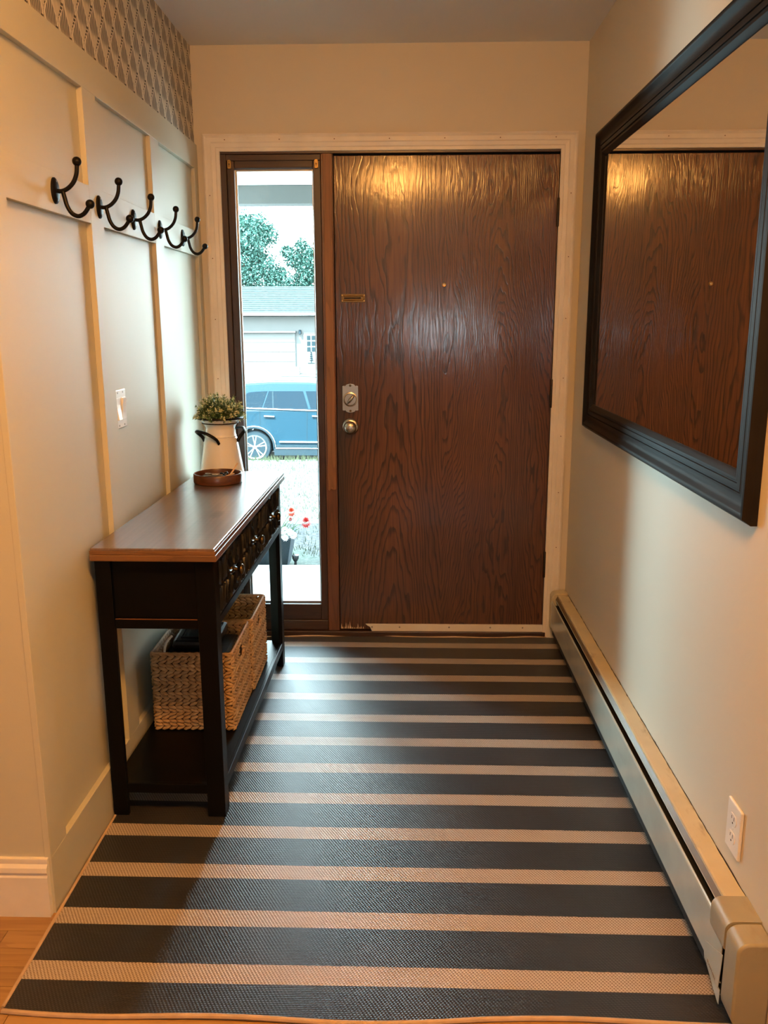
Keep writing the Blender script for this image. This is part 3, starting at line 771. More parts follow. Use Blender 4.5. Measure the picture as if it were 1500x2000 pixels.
T('front_rail', box(BM(), XR - .036, XR, lw - .01, L - lw + .01, za, za + .024), M['black'], bevel=.002)
T('front_rail', box(BM(), XR - .036, XR, lw - .01, L - lw + .01, zl - .010, zl), M['black'], bevel=.001)
shf = T('shelf', box(BM(), XL, XR - .012, .004, L - .004, .074, .098), M['black'], bevel=.002)
T('shelf_rail', box(BM(), XR - .014, XR - .001, .03, L - .03, .070, .1035), M['black'], bevel=.002)
T('shelf_rail', box(BM(), XL + .02, XR - .02, .003, .018, .070, .0995), M['black'], bevel=.002)
# three carved drawers
dz0, dz1 = za + .0265, zl - .012; dw = (L - 2 * lw) / 3
def leaf_ridge(bm, a, b, wid, hgt, bend=0.0, x=XR):
    """a raised carved leaf from a to b (y,z) on the drawer face"""
    a = Vector(a); b = Vector(b); d = b - a; n = Vector((-d.y, d.x)); n.normalize(); prev = None
    N = 5
    for i in range(N + 1):
        t = i / N; c = a + d * t + n * (bend * math.sin(PI * t)); w = wid * (math.sin(PI * min(.97, max(.03, t))) ** .7)
        cur = [bm.verts.new((x - .0006, c.x + n.x * w, c.y + n.y * w)), bm.verts.new((x + hgt, c.x, c.y)), bm.verts.new((x - .0006, c.x - n.x * w, c.y - n.y * w))]
        if prev:
            for k in (0, 1): bm.faces.new((prev[k], prev[k + 1], cur[k + 1], cur[k]))
        prev = cur
for k in range(3):
    ya, yb = lw + k * dw + .002, lw + (k + 1) * dw - .002
    dr = T('drawer', box(BM(), XR - .022, XR - .001, ya, yb, dz0, dz1), M['black_dull'], bevel=.0015)
    bm = BM(); yc, zc = (ya + yb) / 2, (dz0 + dz1) / 2; hx = XR - .001
    for q in range(12):
        a = 2 * PI * q / 12 + PI / 12
        leaf_ridge(bm, (yc + .020 * math.cos(a), zc + .020 * math.sin(a)), (yc + .075 * math.cos(a), zc + min(.064, max(-.064, .085 * math.sin(a)))), .0058, .0062, .006 * (1 if q % 2 else -1), hx)
    for s in (-1, 1):
        for j in range(8):
            y_ = yc + s * (.082 + .0118 * j)
            for lo, hi in ((dz0 + .006, zc - .004), (zc + .004, dz1 - .006)):
                tilt = random.uniform(-.012, .012)
                leaf_ridge(bm, (y_ + tilt, lo + random.uniform(0, .006)), (y_ - tilt, hi - random.uniform(0, .006)), .0038, .0060, random.uniform(-.007, .007), hx)
        for j in range(5):
            leaf_ridge(bm, (yc + s * (.030 + .010 * j), dz0 + .006), (yc + s * (.018 + .016 * j), dz0 + .034), .0035, .004, .003 * s, hx)
            leaf_ridge(bm, (yc + s * (.030 + .010 * j), dz1 - .006), (yc + s * (.018 + .016 * j), dz1 - .034), .0035, .004, .003 * s, hx)
    T('carving', bm, M['black_dull'], dr, smooth=True, kind='stuff', label='carved leaf relief')
    kb = T('drawer_knob', lathe(BM(), [(0, XR - .002), (.013, XR - .001), (.012, XR + .003), (.006, XR + .006), (.0055, XR + .016), (.010, XR + .020), (.0155, XR + .024), (.0165, XR + .029), (.014, XR + .033), (.006, XR + .0355), (0, XR + .036)], (0, yc, zc), 0, 28), M['brass_dark'], dr, smooth=True, ang=50, label='fluted bronze knob')

# ---------------------------------------------------------------- jug with plant on the table
ZB = .0075 + ZT
JX, JY = .124, -.345
pt = thing('potted_plant', 'bushy green plant in a white enamel jug at the far end of the table', 'plant', (JX, JY, ZB + .0003))
jug = [(0, 0), (.083, 0), (.0855, .003), (.0850, .008), (.0790, .045), (.0700, .100), (.0630, .140), (.0625, .1435), (.0600, .146), (.0612, .150), (.0590, .153), (.0582, .160), (.0565, .176), (.0555, .182), (.0610, .192), (.0740, .208), (.0860, .2205), (.0850, .2220), (.0725, .209), (.0600, .193), (.0540, .183), (.0540, .120), (0, .118)]
jg = obj('enamel_jug', lathe(BM(), jug, (JX, JY, ZB + .0003), 2, 56), M['enamel'], pt, smooth=True, ang=50)
obj('jug_rim', lathe(BM(), [(.0875 + .0040 * math.cos(a), .2215 + .0042 * math.sin(a)) for a in [2 * PI * i / 8 for i in range(8)]], (JX, JY, ZB), 2, 56, closed=True), M['iron'], jg, smooth=True, label='black painted rim')
def jug_handle(az):
    c0 = Vector((JX, JY, 0)); pts = []
    def P(a, r, z): return (JX + r * math.cos(a), JY + r * math.sin(a), ZB + z)
    sp = math.radians(50)
    path = [P(az - sp, .0655, .128), P(az - sp * .93, .074, .146), P(az - sp * .62, .090, .166), P(az - sp * .1, .099, .175), P(az + sp * .45, .094, .168), P(az + sp * .85, .078, .146), P(az + sp, .0660, .126)]
    return tube(BM(), smooth_path(path, 5), .0048, 10, flat=1.5)
obj('jug_handle', jug_handle(math.radians(205 + 20)), M['iron'], jg, smooth=True, label='black metal handle')
obj('jug_handle', jug_handle(math.radians(45)), M['iron'], jg, smooth=True, label='black metal handle')
obj('soil', lathe(BM(), [(0, .206), (.071, .206), (.071, .200), (0, .200)], (JX, JY, ZB), 2, 32), M['soil'], pt)
# foliage: sprigs of small paired leaves forming a dome
bm = BM()
def leaf(bm, p, d, up, l, w, mi):
    d = Vector(d).normalized(); s = d.cross(Vector(up)); s = s.normalized() if s.length > 1e-4 else Vector((1, 0, 0)); n = s.cross(d)
    a = bm.verts.new(p); b = bm.verts.new(Vector(p) + d * l * .5 + s * w + n * .0012); c = bm.verts.new(Vector(p) + d * l); e = bm.verts.new(Vector(p) + d * l * .5 - s * w + n * .0012)
    bm.faces.new((a, b, c, e)).material_index = mi
cz = ZB + .212; rnd = random.Random(3)
for i in range(235):
    az = rnd.uniform(0, 2 * PI); el = math.asin(rnd.uniform(.02, 1)); R0 = rnd.uniform(.072, .102) * (1.0 if el < .6 else 1.02)
    base = Vector((JX + .035 * math.cos(az) * rnd.random(), JY + .035 * math.sin(az) * rnd.random(), cz))
    tip = Vector((JX + R0 * math.cos(az) * math.cos(el), JY + R0 * math.sin(az) * math.cos(el), cz + R0 * 1.02 * math.sin(el)))
    d = tip - base
    tube(bm, [base + d * .3, tip], .0009, 4, cap=False)
    for j in range(12):
        t = .42 + .58 * j / 11; p = base + d * t; th = j * 2.4 + i
        side = d.cross(Vector((math.cos(th), math.sin(th), .4))).normalized()
        mi_ = 1 if (t > .86 and rnd.random() < .62) or rnd.random() < .10 else 0
        leaf(bm, p, side * .8 + d.normalized() * .75, d, rnd.uniform(.009, .0145), rnd.uniform(.0026, .004), mi_)
        leaf(bm, p, side * -.8 + d.normalized() * .75, d, rnd.uniform(.009, .0145), rnd.uniform(.0026, .004), mi_)
obj('foliage', bm, [M['sprig_dark'], M['sprig_tip']], pt, kind='stuff')

# ---------------------------------------------------------------- round tray and what lies in it
TX, TY = .147, -.530
tr_ = tag(obj('round_tray', lathe(BM(), [(0, 0), (.086, 0), (.0895, .002), (.0905, .005), (.0905, .033), (.0885, .036), (.0850, .036), (.0835, .033), (.0835, .007), (0, .007)], (TX, TY, ZB + .0004), 2, 56), M['tray'], smooth=True), 'round brown wooden tray in front of the white jug', 'tray')
ZI = ZB + .0076
st = tag(obj('wooden_stick', tube(BM(), [(TX + .037, TY - .020, ZI + .003), (TX + .066, TY + .046, ZI + .056)], .0030, 8), M['stick'], smooth=True), 'thin pale wooden stick leaning out of the round tray', 'stick')
st2 = tag(obj('wooden_stick', tube(BM(), [(TX - .020, TY - .044, ZI + .003), (TX + .068, TY - .032, ZI + .031)], .0028, 8), M['stick'], smooth=True), 'short pale wooden stick lying low inside the round tray', 'stick')
def key(x, y, rot, label):
    k = thing('door_key', label, 'key', (x, y, ZI), rot)
    bm = BM(); lathe(bm, [(.0045, 0), (.0115, 0), (.0115, .002), (.0045, .002)], (0, 0, .0004), 2, 20, closed=True); obj('bow', bm, M['keysteel'], k, local=True, smooth=True)
    bm = BM(); prism(bm, [(.010, -.003), (.040, -.003), (.043, 0), (.040, .0035), (.035, .0015), (.031, .0035), (.027, .0015), (.022, .0035), (.010, .0035)], 2, .0004, .0024); obj('blade', bm, M['keysteel'], k, local=True)
    return k
ZK = ZI + .0215
fb = thing('key_pouch', 'small black zip pouch in the round tray, with keys lying on it', 'pouch', (TX, TY, ZI))
bm = BM(); box(bm, TX - .058, TX + .030, TY - .034, TY + .036, ZI + .0003, ZI + .0212); obj('pouch_body', bm, M['gadget'], fb, bevel=.006)
obj('zip', box(BM(), TX - .050, TX + .022, TY - .0345, TY - .0335, ZI + .010, ZI + .0125), M['steel'], fb)
obj('loop', tube(BM(), [(TX + .022 + .012 * math.cos(a), TY + .004 + .012 * math.sin(a), ZI + .024 + .004 * math.sin(a * 2)) for a in [2 * PI * i / 20 for i in range(21)]], .0035, 8, cap=False), M['gadget'], fb, smooth=True)
for kx_, ky_, kr_, kl_ in ((TX - .040, TY + .010, -.25, 'steel key lying on the wall side of the black pouch in the tray'), (TX - .008, TY - .014, .25, 'steel key lying on the door side of the black pouch in the tray')):
    k_ = key(kx_, ky_, kr_, kl_); k_.location.z = ZK

# ---------------------------------------------------------------- woven baskets on the lower shelf
ZS = .0075 + .0985
def basket(x0, x1, y0, y1, h, label, slot_y):
    bk = thing('woven_basket', label, 'basket', ((x0 + x1) / 2, (y0 + y1) / 2, ZS), 0, 'woven baskets on the console shelf')
    z0 = ZS + .002; rows = 11; rh = h / rows; th = .004
    bm = BM()
    box(bm, x0 + th, x1 - th, y0 + th, y1 - th, z0, z0 + .006)
    box(bm, x0 + .003, x0 + .006, y0 + .003, y1 - .003, z0, z0 + h - .008); 
    for s in (0, 1):
        xx = x1 - .006 if s else x0 + .003
        if s: 
            for (a, b, c, d) in ((y0 + .003, slot_y - .036, z0, z0 + h - .008), (slot_y + .036, y1 - .003, z0, z0 + h - .008), (slot_y - .036, slot_y + .036, z0, z0 + h - rh * 3)): box(bm, xx, xx + .003, a, b, c, d)
    box(bm, x0 + .003, x1 - .003, y0 + .003, y0 + .006, z0, z0 + h - .008); box(bm, x0 + .003, x1 - .003, y1 - .006, y1 - .003, z0, z0 + h - .008)
    obj('gap_backing', bm, M['weave_gap'], bk)
    def lens(bm, c, t, n, l, w, tilt, bul):
        """one plump strand: c centre, t along the wall, n outwards"""
        up = Vector((0, 0, 1)); t2 = (t * math.cos(tilt) + up * math.sin(tilt)); s2 = up * math.cos(tilt) - t * math.sin(tilt)
        A = bm.verts.new(c - t2 * l * .5 - n * .001); Z = bm.verts.new(c + t2 * l * .5 - n * .001); rings = []
        for f, k in ((-.22, .95), (.18, .9)):
            m_ = c + t2 * l * f
            rings.append([bm.verts.new(m_ + s2 * w * k), bm.verts.new(m_ + s2 * w * .45 * k + n * bul), bm.verts.new(m_ - s2 * w * .45 * k + n * bul), bm.verts.new(m_ - s2 * w * k)])
        for k in range(3):
            bm.faces.new((A, rings[0][k], rings[0][k + 1])); bm.faces.new((rings[0][k], rings[1][k], rings[1][k + 1], rings[0][k + 1])); bm.faces.new((rings[1][k], Z, rings[1][k + 1]))
    rr = random.Random(int(y0 * 1000))
    for r in range(rows):
        bm = BM(); zc = z0 + rh * (r + .5); sgn = 1 if r % 2 else -1
        runs = [((x0, y0), (x1, y0), (0, -1)), ((x1, y0), (x1, y1), (1, 0)), ((x1, y1), (x0, y1), (0, 1)), ((x0, y1), (x0, y0), (-1, 0))]
        for a, b, n in runs:
            a = Vector((*a, 0)); b = Vector((*b, 0)); n = Vector((*n, 0)); Lr = (b - a).length; t = (b - a).normalized(); pitch = .0235; k = max(2, round(Lr / pitch))
            for i in range(k):
                c = a + t * Lr * (i + .5) / k; c.z = zc
                if n.x > .5 and abs(c.y - slot_y) < .034 and r in (rows - 3, rows - 2): continue
                j = rr.uniform(-.0012, .0012)
                for q in (-1, 1):
                    cc = c + Vector((0, 0, q * rh * .25 + j * .4)); 
                    lens(bm, cc + n * -.002, t, n, .0345 + j, rh * .265, q * sgn * .40, .0078)
                    lens(bm, cc + n * -.0065, t, -n, .0345, rh * .28, q * sgn * .40, .0035)
        obj('braid', bm, M['weave'], bk, smooth=True, ang=70)
    zr = z0 + h - .001; c = .012
    path = []
    for cx_, cy_, a0 in ((x1 - c, y0 + c, -PI / 2), (x1 - c, y1 - c, 0), (x0 + c, y1 - c, PI / 2), (x0 + c, y0 + c, PI)):
        for i in range(5): a = a0 + PI / 2 * i / 4; path.append((cx_ + c * math.cos(a), cy_ + c * math.sin(a), zr))
    path.append(path[0])
    obj('rim', tube(BM(), path, .0042, 8, cap=False), M['weave'], bk, smooth=True)
    return bk
basket(.040, .296, -1.128, -.832, .262, 'woven basket with black gadget in it, near end of the shelf', -.985)
basket(.046, .304, -.818, -.530, .262, 'woven basket behind the one holding the black gadget', -.674)
cl_ = tag(obj('folded_cloth', box(BM(), .058, .278, -1.108, -.852, ZS + .014, ZS + .232), M['cloth'], bevel=.02), 'dark folded cloth filling the near basket under the black gadget', 'cloth')
gd = thing('handheld_gadget', 'black handheld gadget with grey screen lying in the near basket', 'gadget', (.160, -.965, ZS + .233))
bm = BM(); box(bm, -.075, .078, -.085, .085, .001, .040); bm.transform(Matrix.Translation((.160, -.965, ZS + .240)) @ Matrix.Rotation(.07, 4, 'X'))
ca = obj('case', bm, M['gadget'], gd, bevel=.012)
bm = BM(); box(bm, -.046, .058, -.046, .054, .0402, .0418); bm.transform(Matrix.Translation((.160, -.965, ZS + .240)) @ Matrix.Rotation(.07, 4, 'X')); obj('screen', bm, M['screen'], gd, bevel=.001)
bm = BM(); 
for q in ((-.052, .064, -.052, -.048), (-.052, .064, .056, .060), (-.052, -.048, -.052, .060), (.060, .064, -.052, .060)): box(bm, q[0], q[1], q[2], q[3], .040, .0436)
bm.transform(Matrix.Translation((.160, -.965, ZS + .240)) @ Matrix.Rotation(.07, 4, 'X')); obj('screen_bezel', bm, M['gadget'], gd, bevel=.001)
ws = tag(obj('white_strap', tube(BM(), smooth_path([(.072, -1.085, ZS + .236), (.069, -1.078, ZS + .252), (.070, -1.055, ZS + .272), (.080, -1.02, ZS + .282)], 5), .004, 8, flat=.3), M['white'], smooth=True), 'narrow white strap beside the black gadget in the near basket', 'strap')

# ================================================================ outdoors
B('porch_slab', (-1.9, 3.2, .131, 1.44, -.30, -.08), M['concrete'], kind='structure', bevel=.01)
pr = thing('porch_roof', None, None, (0, 1.4, 2.1), kind='structure')
B('porch_soffit', (-2.2, 3.4, .131, 1.44, 2.135, 2.20), M['soffit'], pr)
B('porch_beam', (-2.2, 3.4, 1.35, 1.47, 2.035, 2.135), M['beam'], pr, bevel=.004)
B('porch_fascia', (-2.2, 3.4, 1.44, 1.50, 2.13, 2.36), M['soffit'], pr, bevel=.004)
# the house wall around the entrance, seen from outdoors
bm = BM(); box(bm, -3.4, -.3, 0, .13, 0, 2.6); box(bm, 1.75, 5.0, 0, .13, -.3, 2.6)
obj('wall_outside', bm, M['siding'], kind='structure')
# lawn falling to the street
bm = BM(); NXl, NYl = 40, 36; gr = []
def lawn_z(y): 
    t = (y - 1.44) / 7.6
    return -.115 - .525 * min(1, max(0, t)) if y < 9.04 else -.64 - .93 * min(1, (y - 9.04) / 2.6) ** 1.2
rl = random.Random(5)
for j in range(NYl + 1):
    y = 1.441 + (11.7 - 1.441) * (j / NYl); gr.append([bm.verts.new((-9 + 14 * i / NXl, y, lawn_z(y) + (rl.uniform(-.008, .008) if 0 < j else 0))) for i in range(NXl + 1)])
for j in range(NYl):
    for i in range(NXl): bm.faces.new((gr[j][i], gr[j][i + 1], gr[j + 1][i + 1], gr[j + 1][i]))
obj('lawn', bm, M['lawn'], kind='structure', smooth=True)
bm = BM()
for i in range(5000):
    y = 1.5 + 7.6 * rl.random() ** .8; x = .847 + (y + 3.66) * rl.uniform(-.24, -.06); z = lawn_z(y); y += .32 * (y < 1.8); h = rl.uniform(.012, .045); a = rl.uniform(0, PI); w = .003
    dx, dy = math.cos(a) * w, math.sin(a) * w; lx, ly = rl.uniform(-.015, .015), rl.uniform(-.015, .015)
    bm.faces.new([bm.verts.new(q) for q in ((x - dx, y - dy, z - .004), (x + dx, y + dy, z - .004), (x + lx, y + ly, z + h))])
for i in range(500):
    y = rl.uniform(8.7, 9.3); x = .847 + (y + 3.66) * rl.uniform(-.24, -.06); z = lawn_z(y); h = rl.uniform(.03, .10); w = .005
    bm.faces.new([bm.verts.new(q) for q in ((x - w, y, z - .004), (x + w, y, z - .004), (x + rl.uniform(-.03, .03), y, z + h))])
g = obj('grass', bm, M['grassblade'], kind='stuff'); g['label'] = 'sparse dry grass growing on the front lawn'; g['category'] = 'grass'
B('street', (-60, 60, 11.6, 24, -1.75, -1.60), M['asphalt'], kind='structure')
bm = BM(); v = [bm.verts.new(q) for q in ((-60, 24, -1.60), (60, 24, -1.60), (60, 43, -1.25), (-60, 43, -1.25), (60, 90, -1.2), (-60, 90, -1.2))]
bm.faces.new(v[:4]); bm.faces.new((v[3], v[2], v[4], v[5])); obj('ground', bm, M['lawn'], kind='structure')
bm = BM(); v = [bm.verts.new(q) for q in ((-9.2, 24, -1.59), (-4.7, 24, -1.59), (-4.6, 42.4, -1.235), (-8.4, 42.4, -1.235))]; bm.faces.new(v); 
bm2 = BM(); prism(bm2, [(-9.2, 24), (-4.7, 24), (-4.6, 42.4), (-8.4, 42.4)], 2, -1.9, -1.59)
bm2.free(); obj('driveway', bm, M['concrete'], kind='structure')

# flower planter by the porch step
PXc, PYc, PZ = -.005, 1.59, -.125
plt = thing('flower_planter', 'dark slate planter of red and white flowers outside the sidelight', 'planter', (PXc, PYc, PZ))
bm = BM()
def frust(bm, a, b, z0, z1):
    A = [bm.verts.new((PXc + sx_ * a, PYc + sy_ * a, z0)) for sx_, sy_ in ((-1, -1), (1, -1), (1, 1), (-1, 1))]; Bq = [bm.verts.new((PXc + sx_ * b, PYc + sy_ * b, z1)) for sx_, sy_ in ((-1, -1), (1, -1), (1, 1), (-1, 1))]
    for k in range(4): bm.faces.new((A[k], A[(k + 1) % 4], Bq[(k + 1) % 4], Bq[k]))
    return A, Bq
A1, B1 = frust(bm, .108, .145, PZ, PZ + .205); bm.faces.new(A1[::-1]); A2, B2 = frust(bm, .128, .128, PZ + .18, PZ + .205); bm.faces.new(A2)
for k in range(4): bm.faces.new((B1[k], B1[(k + 1) % 4], B2[(k + 1) % 4], B2[k]))
obj('pot', bm, M['planter'], plt)
bm = BM(); rf = random.Random(11)
for i in range(130):
    a = rf.uniform(0, 2 * PI); r = rf.uniform(0, .15); b = (PXc + r * math.cos(a) * .7, PYc + r * math.sin(a) * .7, PZ + .19); tp = (PXc + r * 1.25 * math.cos(a), PYc + r * math.sin(a), PZ + .19 + rf.uniform(.02, .11))
    tube(bm, [b, tp], .0016, 4, cap=False); leaf(bm, tp, (math.cos(a), math.sin(a), rf.uniform(-.2, .5)), (0, 0, 1), rf.uniform(.03, .055), .010, 0)
obj('foliage', bm, M['leaf2'], plt, kind='stuff')
def pom(c, r, mat, name, stem_from):
    bm = BM()
    for i in range(70):
        z = 1 - 2 * (i + .5) / 70; a = i * 2.39996; q = math.sqrt(1 - z * z); d = Vector((q * math.cos(a), q * math.sin(a), z)); leaf(bm, Vector(c) + d * r * .3, d + Vector((0, 0, .25)), (0, 0, 1), r * .8, r * .22, 0)
    f = obj(name, bm, mat, plt)
    obj('flower_stem', tube(BM(), smooth_path([stem_from, ((stem_from[0] + c[0]) / 2, (stem_from[1] + c[1]) / 2, (stem_from[2] + c[2]) / 2 + .015), c], 4), .002, 6), M['leaf2'], f)
pom((.229, 1.50, .174), .036, M['red'], 'flower_head', (.05, 1.56, PZ + .19))
pom((.140, 1.50, .240), .030, M['orange'], 'flower_head', (.04, 1.58, PZ + .19))
pom((.132, 1.51, .192), .012, M['red'], 'flower_head', (.04, 1.58, PZ + .19))
for c in ((.085, 1.50, .195), (.070, 1.48, .170), (.100, 1.47, .130), (.130, 1.47, .118), (.150, 1.47, .100), (.105, 1.45, .088), (.080, 1.46, .105), (.060, 1.47, .13), (.02, 1.46, .10), (-.04, 1.46, .11), (-.08, 1.48, .12)):
    pom(c, rf.uniform(.020, .027), M['petal_white'], 'flower_head', (PXc + .05, PYc - .03, PZ + .19))
sl = thing('garden_light', 'small black solar garden light beside the flower planter', 'light', (.158, 1.50, -.125))
obj('stake', lathe(BM(), [(0, -.125), (.010, -.123), (.008, -.080), (.008, -.072), (0, -.072)], (.158, 1.50, 0), 2, 16), M['gadget'], sl, smooth=True)
obj('light_head', lathe(BM(), [(0, -.074), (.012, -.074), (.021, -.055), (.022, -.036), (0, -.034)], (.158, 1.50, 0), 2, 20), M['gadget'], sl, smooth=True)

# parked car across the lawn: rear to the viewer's left
cr = thing('parked_car', 'dark blue sport utility car parked at the kerb beyond the lawn', 'car', (-.9, 15.3, -1.6))
CY = 14.42; CW = 1.86
def side(pts, y, mat, name, parent, th=.012, smooth=False):
    return obj(name, prism(BM(), pts, 1, y - th, y), mat, parent, bevel=.006 if th > .01 else 0)
xw0, xw1 = -2.379, .50; GZ = -1.597; rw = .354
def arch(cx, r, a0=PI, a1=0, n=14): return [(cx + r * math.cos(a0 + (a1 - a0) * i / n), GZ + rw + r * math.sin(a0 + (a1 - a0) * i / n)) for i in range(n + 1)]
# lower body with wheel arches, then the greenhouse
low = [(-3.34, -1.20), (-3.36, -.95), (-3.33, -.62), (-3.28, -.43), (-2.0, -.435), (-.2, -.46), (.55, -.50), (1.10, -.60), (1.45, -.72), (1.56, -.95), (1.53, -1.25)] + [(1.0, -1.33), (xw1 + .40, -1.30)] + arch(xw1, .395, 0, PI) + [(xw1 - .40, -1.33), (xw0 + .40, -1.33)] + arch(xw0, .395, 0, PI) + [(xw0 - .40, -1.28)]
obj('body', prism(BM(), low, 1, CY, CY + CW), M['carpaint'], cr, smooth=True, ang=30, bevel=.05)
bm = BM(); gh = [(-3.27, -.44), (-3.16, -.20), (-2.95, .03), (-2.70, .085), (-2.0, .125), (-1.2, .115), (-.62, .06), (.20, -.46)]
A = [bm.verts.new((x, CY + .03 + max(0, (z + .44)) * .26, z)) for x, z in gh]; Bq = [bm.verts.new((x, CY + CW - .03 - max(0, (z + .44)) * .26, z)) for x, z in gh]
n = len(gh)
for i in range(n): bm.faces.new((A[i], A[(i + 1) % n], Bq[(i + 1) % n], Bq[i]))
bm.faces.new(A[::-1]); bm.faces.new(Bq); obj('cabin', bm, M['carpaint'], cr, smooth=True, ang=30, bevel=.03)
def cabin_side(pts, mat, name, off=.006):
    bm = BM(); f = [bm.verts.new((x, CY + .03 + max(0, (z + .44)) * .26 - off, z)) for x, z in pts]; b = [bm.verts.new((x, CY + .03 + max(0, (z + .44)) * .26 + .02, z)) for x, z in pts]; n = len(pts)
    for i in range(n): bm.faces.new((f[i], f[(i + 1) % n], b[(i + 1) % n], b[i]))
    bm.faces.new(f[::-1]); bm.faces.new(b); return obj(name, bm, mat, cr)
cabin_side([(-2.56, -.385), (-2.56, -.13), (-2.48, -.085), (-2.30, -.068), (-2.085, -.06), (-2.205, -.40)], M['carglass'], 'side_window')
cabin_side([(-2.175, -.405), (-2.055, -.06), (-1.33, -.062), (-1.21, -.44)], M['carglass'], 'side_window')
cabin_side([(-1.155, -.445), (-1.27, -.062), (-1.10, -.062), (-.62, -.085), (-.12, -.45)], M['carglass'], 'side_window')
cabin_side([(-1.975, -.41), (-1.985, -.065), (-1.96, -.065), (-1.945, -.41)], M['plastic_trim'], 'window_divider', .009)
obj('belt_trim', tube(BM(), [(-2.60, CY - .004, -.405), (-1.2, CY - .004, -.455), (-.1, CY - .004, -.47)], .016, 6), M['chrome'], cr)
for yy in (CY + .22, CY + CW - .22): obj('roof_rail', tube(BM(), smooth_path([(-2.75, yy, .08), (-2.65, yy, .12), (-2.0, yy, .165), (-1.2, yy, .155), (-.75, yy, .10)], 4), .017, 8), M['chrome'], cr, smooth=True)
for xx in (-2.04, -1.02): obj('door_handle', tube(BM(), [(xx - .11, CY - .022, -.575), (xx + .11, CY - .022, -.585)], .018, 8), M['chrome'], cr, smooth=True)
for pts in ([(-2.245, -.46), (-2.235, -.78)], [(-1.235, -.46), (-1.255, -1.25)]): obj('door_seam', tube(BM(), [(p[0], CY + .002, p[1]) for p in pts], .006, 6), M['plastic_trim'], cr)
obj('fuel_flap', lathe(BM(), [(.095, -.003), (.100, -.003), (.100, .004), (.095, .004)], (-2.42, CY, -.60), 1, 24, closed=True), M['plastic_trim'], cr)
obj('door_trim', tube(BM(), [(-1.84, CY - .016, -1.125), (-.02, CY - .016, -1.14)], .022, 8), M['chrome'], cr)
obj('sill_trim', tube(BM(), [(-1.92, CY - .012, -1.262), (.05, CY - .012, -1.272)], .014, 8), M['chrome'], cr)
obj('sill_cladding', box(BM(), xw0 + .42, xw1 - .42, CY - .012, CY + .10, -1.42, -1.19), M['plastic_trim'], cr, bevel=.01)
for cxw in (xw0, xw1):
    obj('arch_trim', tube(BM(), [(x, CY - .005, z) for x, z in arch(cxw, .425)], .022, 8), M['chrome'] if False else M['plastic_trim'], cr)
    obj('arch_edge', tube(BM(), [(x, CY - .018, z) for x, z in arch(cxw, .455)], .010, 8), M['chrome'], cr)
    for near in (1, 0):
        yw = CY + .03 if near else CY + CW - .25; s = -1 if near else 1
        wh = obj('wheel', lathe(BM(), [(.262, 0), (.33, .0), (.350, .03), (.354, .06), (.354, .18), (.345, .21), (.262, .22)], (cxw, yw, GZ + rw), 1, 40), M['tyre'], cr, smooth=True)
        yf = yw if near else yw + .22
        obj('wheel_disc', lathe(BM(), [(0, .05), (.255, .05), (.255, .06), (0, .06)], (cxw, yw, GZ + rw), 1, 32), M['plastic_trim'], wh)
        obj('rim', lathe(BM(), [(.232, -.004), (.262, -.010), (.262, .05), (.240, .05)], (cxw, yf, GZ + rw), 1, 40, closed=True), M['chrome'], wh, smooth=True)
        for k in range(5):
            for q in (-.17, .17):
                a = 2 * PI * k / 5 + PI / 2 + q; a2 = 2 * PI * k / 5 + PI / 2 + q * .45
                obj('spoke', tube(BM(), [(cxw + .04 * math.cos(a2), yf - .006 * -s * -1, GZ + rw + .04 * math.sin(a2)), (cxw + .243 * math.cos(a), yf + .004, GZ + rw + .243 * math.sin(a))], .011, 6), M['chrome'], wh)
        obj('hub', lathe(BM(), [(0, -.012), (.045, -.010), (.05, .03), (0, .03)], (cxw, yf, GZ + rw), 1, 20), M['chrome'], wh)
for xx in (1.545, -3.355): obj('number_plate', box(BM(), xx - .01, xx + .012, CY + .67, CY + 1.19, -1.02, -.90), M['white'], cr)
obj('tail_lamp', box(BM(), -3.365, -3.20, CY - .002, CY + .25, -.68, -.52), M['red'], cr, bevel=.02)
obj('head_lamp', box(BM(), 1.28, 1.50, CY - .002, CY + .30, -.80, -.68), M['chrome'], cr, bevel=.02)

# house across the street
hs = thing('white_house', 'white single storey house with garage across the street', 'house', (-5.5, 47, -1.25))
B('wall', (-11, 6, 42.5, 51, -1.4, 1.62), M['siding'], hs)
bm = BM(); prism(bm, [(41.9, 1.66), (41.9, 1.80), (46.6, 3.30), (51.6, 1.80), (51.6, 1.66), (46.6, 3.12)], 0, -11.5, 6.5); rf_ = obj('roof', bm, M['shingle'], hs)
for i in range(14):     # shingle courses
    t0, t1 = i / 14, (i + 1.08) / 14
    bm = BM(); y0, z0, y1, z1 = 41.9 + 4.7 * t0, 1.80 + 1.5 * t0, 41.9 + 4.7 * t1, 1.80 + 1.5 * min(t1, 1)
    prism(bm, [(y0, z0 + .004), (y0 - .003, z0 + .045), (min(y1, 46.6), z1 + .006), (min(y1, 46.6), z1 - .002)], 0, -11.5, 6.5); obj('shingle_course', bm, M['shingle'], rf_)
B('gutter', (-11.5, 6.5, 41.76, 41.9, 1.66, 1.80), M['soffit'], hs, bevel=.02)
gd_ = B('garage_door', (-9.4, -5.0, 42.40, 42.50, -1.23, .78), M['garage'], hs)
B('garage_header', (-9.5, -4.95, 42.12, 42.50, .78, .86), M['siding'], hs)
for k in range(4): B('garage_panel', (-9.38, -5.02, 42.365, 42.40, -1.22 + k * .5, -.75 + k * .5), M['garage'], gd_, bevel=.012)
fd = B('entry_door', (-4.56, -3.66, 42.40, 42.50, -1.18, .80), M['garage'], hs)
for r in range(3):
    for c in range(3): B('pane', (-4.38 + c * .25, -4.20 + c * .25, 42.38, 42.41, -.20 + r * .30 + .0, .02 + r * .30), M['winpane'], fd)
bm = BM()
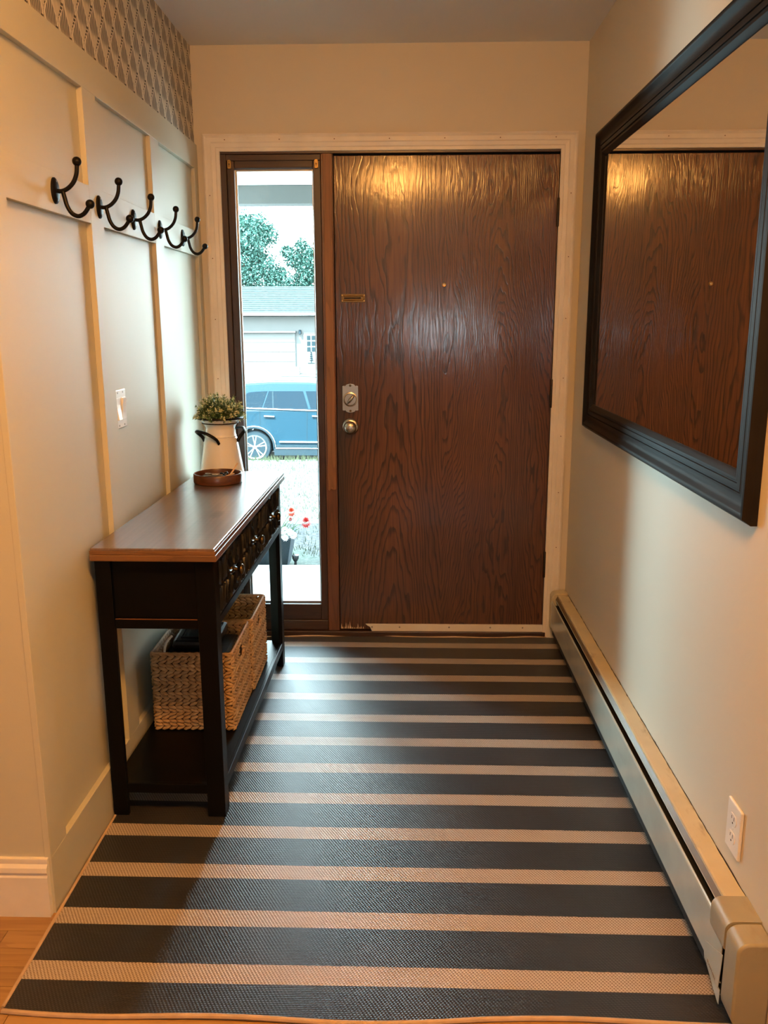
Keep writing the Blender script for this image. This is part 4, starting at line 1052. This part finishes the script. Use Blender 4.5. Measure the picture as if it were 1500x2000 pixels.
for i in range(5):
    tube(bm, [(-4.17, 42.37, -.62 + .10 * i), (-4.17 + (.10 - .016 * i), 42.37, -.66 + .10 * i)], .022, 6); tube(bm, [(-4.17, 42.37, -.62 + .10 * i), (-4.17 - (.10 - .016 * i), 42.37, -.66 + .10 * i)], .022, 6)
tube(bm, [(-4.17, 42.37, -.80), (-4.17, 42.37, -.20)], .022, 6); tube(bm, [(-4.36, 42.37, -.80), (-3.98, 42.37, -.80)], .02, 6)
obj('door_grille', bm, M['winpane'], fd)
wl_ = obj('wall_lantern', box(BM(), -4.80, -4.68, 42.30, 42.5, .70, .92), M['plastic_trim'], hs, bevel=.02)
B('entry_step', (-4.9, -3.3, 41.3, 42.5, -1.35, -1.17), M['concrete'], hs)
ub = B('utility_box', (-4.87, -4.63, 40.9, 41.15, -1.27, -.94), M['beam'], bevel=.01); tag(ub, 'small grey utility box by the entry of the white house', 'box')
# a low parked-car roof shape is not modelled: the grey wedge is the neighbour's side path
bm = BM(); prism(bm, [(-6.2, 32), (-3.4, 32), (-3.6, 41.2), (-5.0, 41.2)], 2, -1.6, -1.30); obj('path', bm, M['asphalt'], kind='structure')

# trees behind the house
def tree(x, y, zb, blobs, label, seed, nleaf):
    t = thing('tree', label, 'tree', (x, y, zb)); r = random.Random(seed)
    tr = BM(); tube(tr, smooth_path([(x, y, zb), (x + .1, y, zb + 2.2), (x - .1, y, zb + 4.5), (x, y, zb + 6)], 4), [.30 - .012 * i for i in range(13)], 10)
    obj('trunk', tr, M['bark'], t, smooth=True)
    bm = BM(); br = BM(); tot = sum(b[3] ** 2 for b in blobs)
    for bx, by, bz, R_ in blobs:
        tube(br, [(x, y, zb + 3.2), ((x + bx) / 2, by, (zb + 3.2 + bz) / 2 - .2), (bx, by, bz)], [.12, .08, .03], 6)
        for i in range(int(nleaf * R_ ** 2 / tot)):
            d = Vector((r.gauss(0, 1), r.gauss(0, 1), r.gauss(0, 1))); d.normalize(); p = Vector((bx, by, bz)) + d * R_ * (r.random() ** .35) * r.uniform(.85, 1.1)
            leaf(bm, p, (r.uniform(-1, 1), r.uniform(-1, 1), r.uniform(-.9, .3)), (r.random(), r.random(), 1), r.uniform(.12, .24), r.uniform(.04, .08), 0)
    obj('branches', br, M['bark'], t); obj('foliage', bm, M['leaf'], t, kind='stuff')
tree(-10.2, 55, -1.2, [(-10.6, 55, 7.2, 1.6), (-9.6, 54.5, 6.6, 1.5), (-9.0, 55, 7.4, 1.0), (-8.3, 55, 6.9, .8), (-9.9, 55, 5.0, 1.7), (-8.6, 55, 4.6, 1.4), (-11, 55, 4.2, 1.6), (-7.6, 55, 4.0, 1.0)], 'tall leafy green tree rising behind the white house roof', 1, 26000)
tree(-5.2, 57, -1.2, [(-5.0, 57, 5.2, 1.1), (-5.9, 57, 4.4, .9), (-4.3, 57, 6.0, 1.0), (-6.8, 57, 5.5, .7), (-6.3, 57, 6.4, .5), (-7.3, 57, 6.0, .5), (-4.6, 57, 3.9, 1.2), (-6.6, 57, 3.6, 1.0), (-6.0, 57, 5.3, .8), (-5.6, 57, 6.0, .6)], 'lighter open-crowned tree behind the house, nearer the door side', 2, 15000)
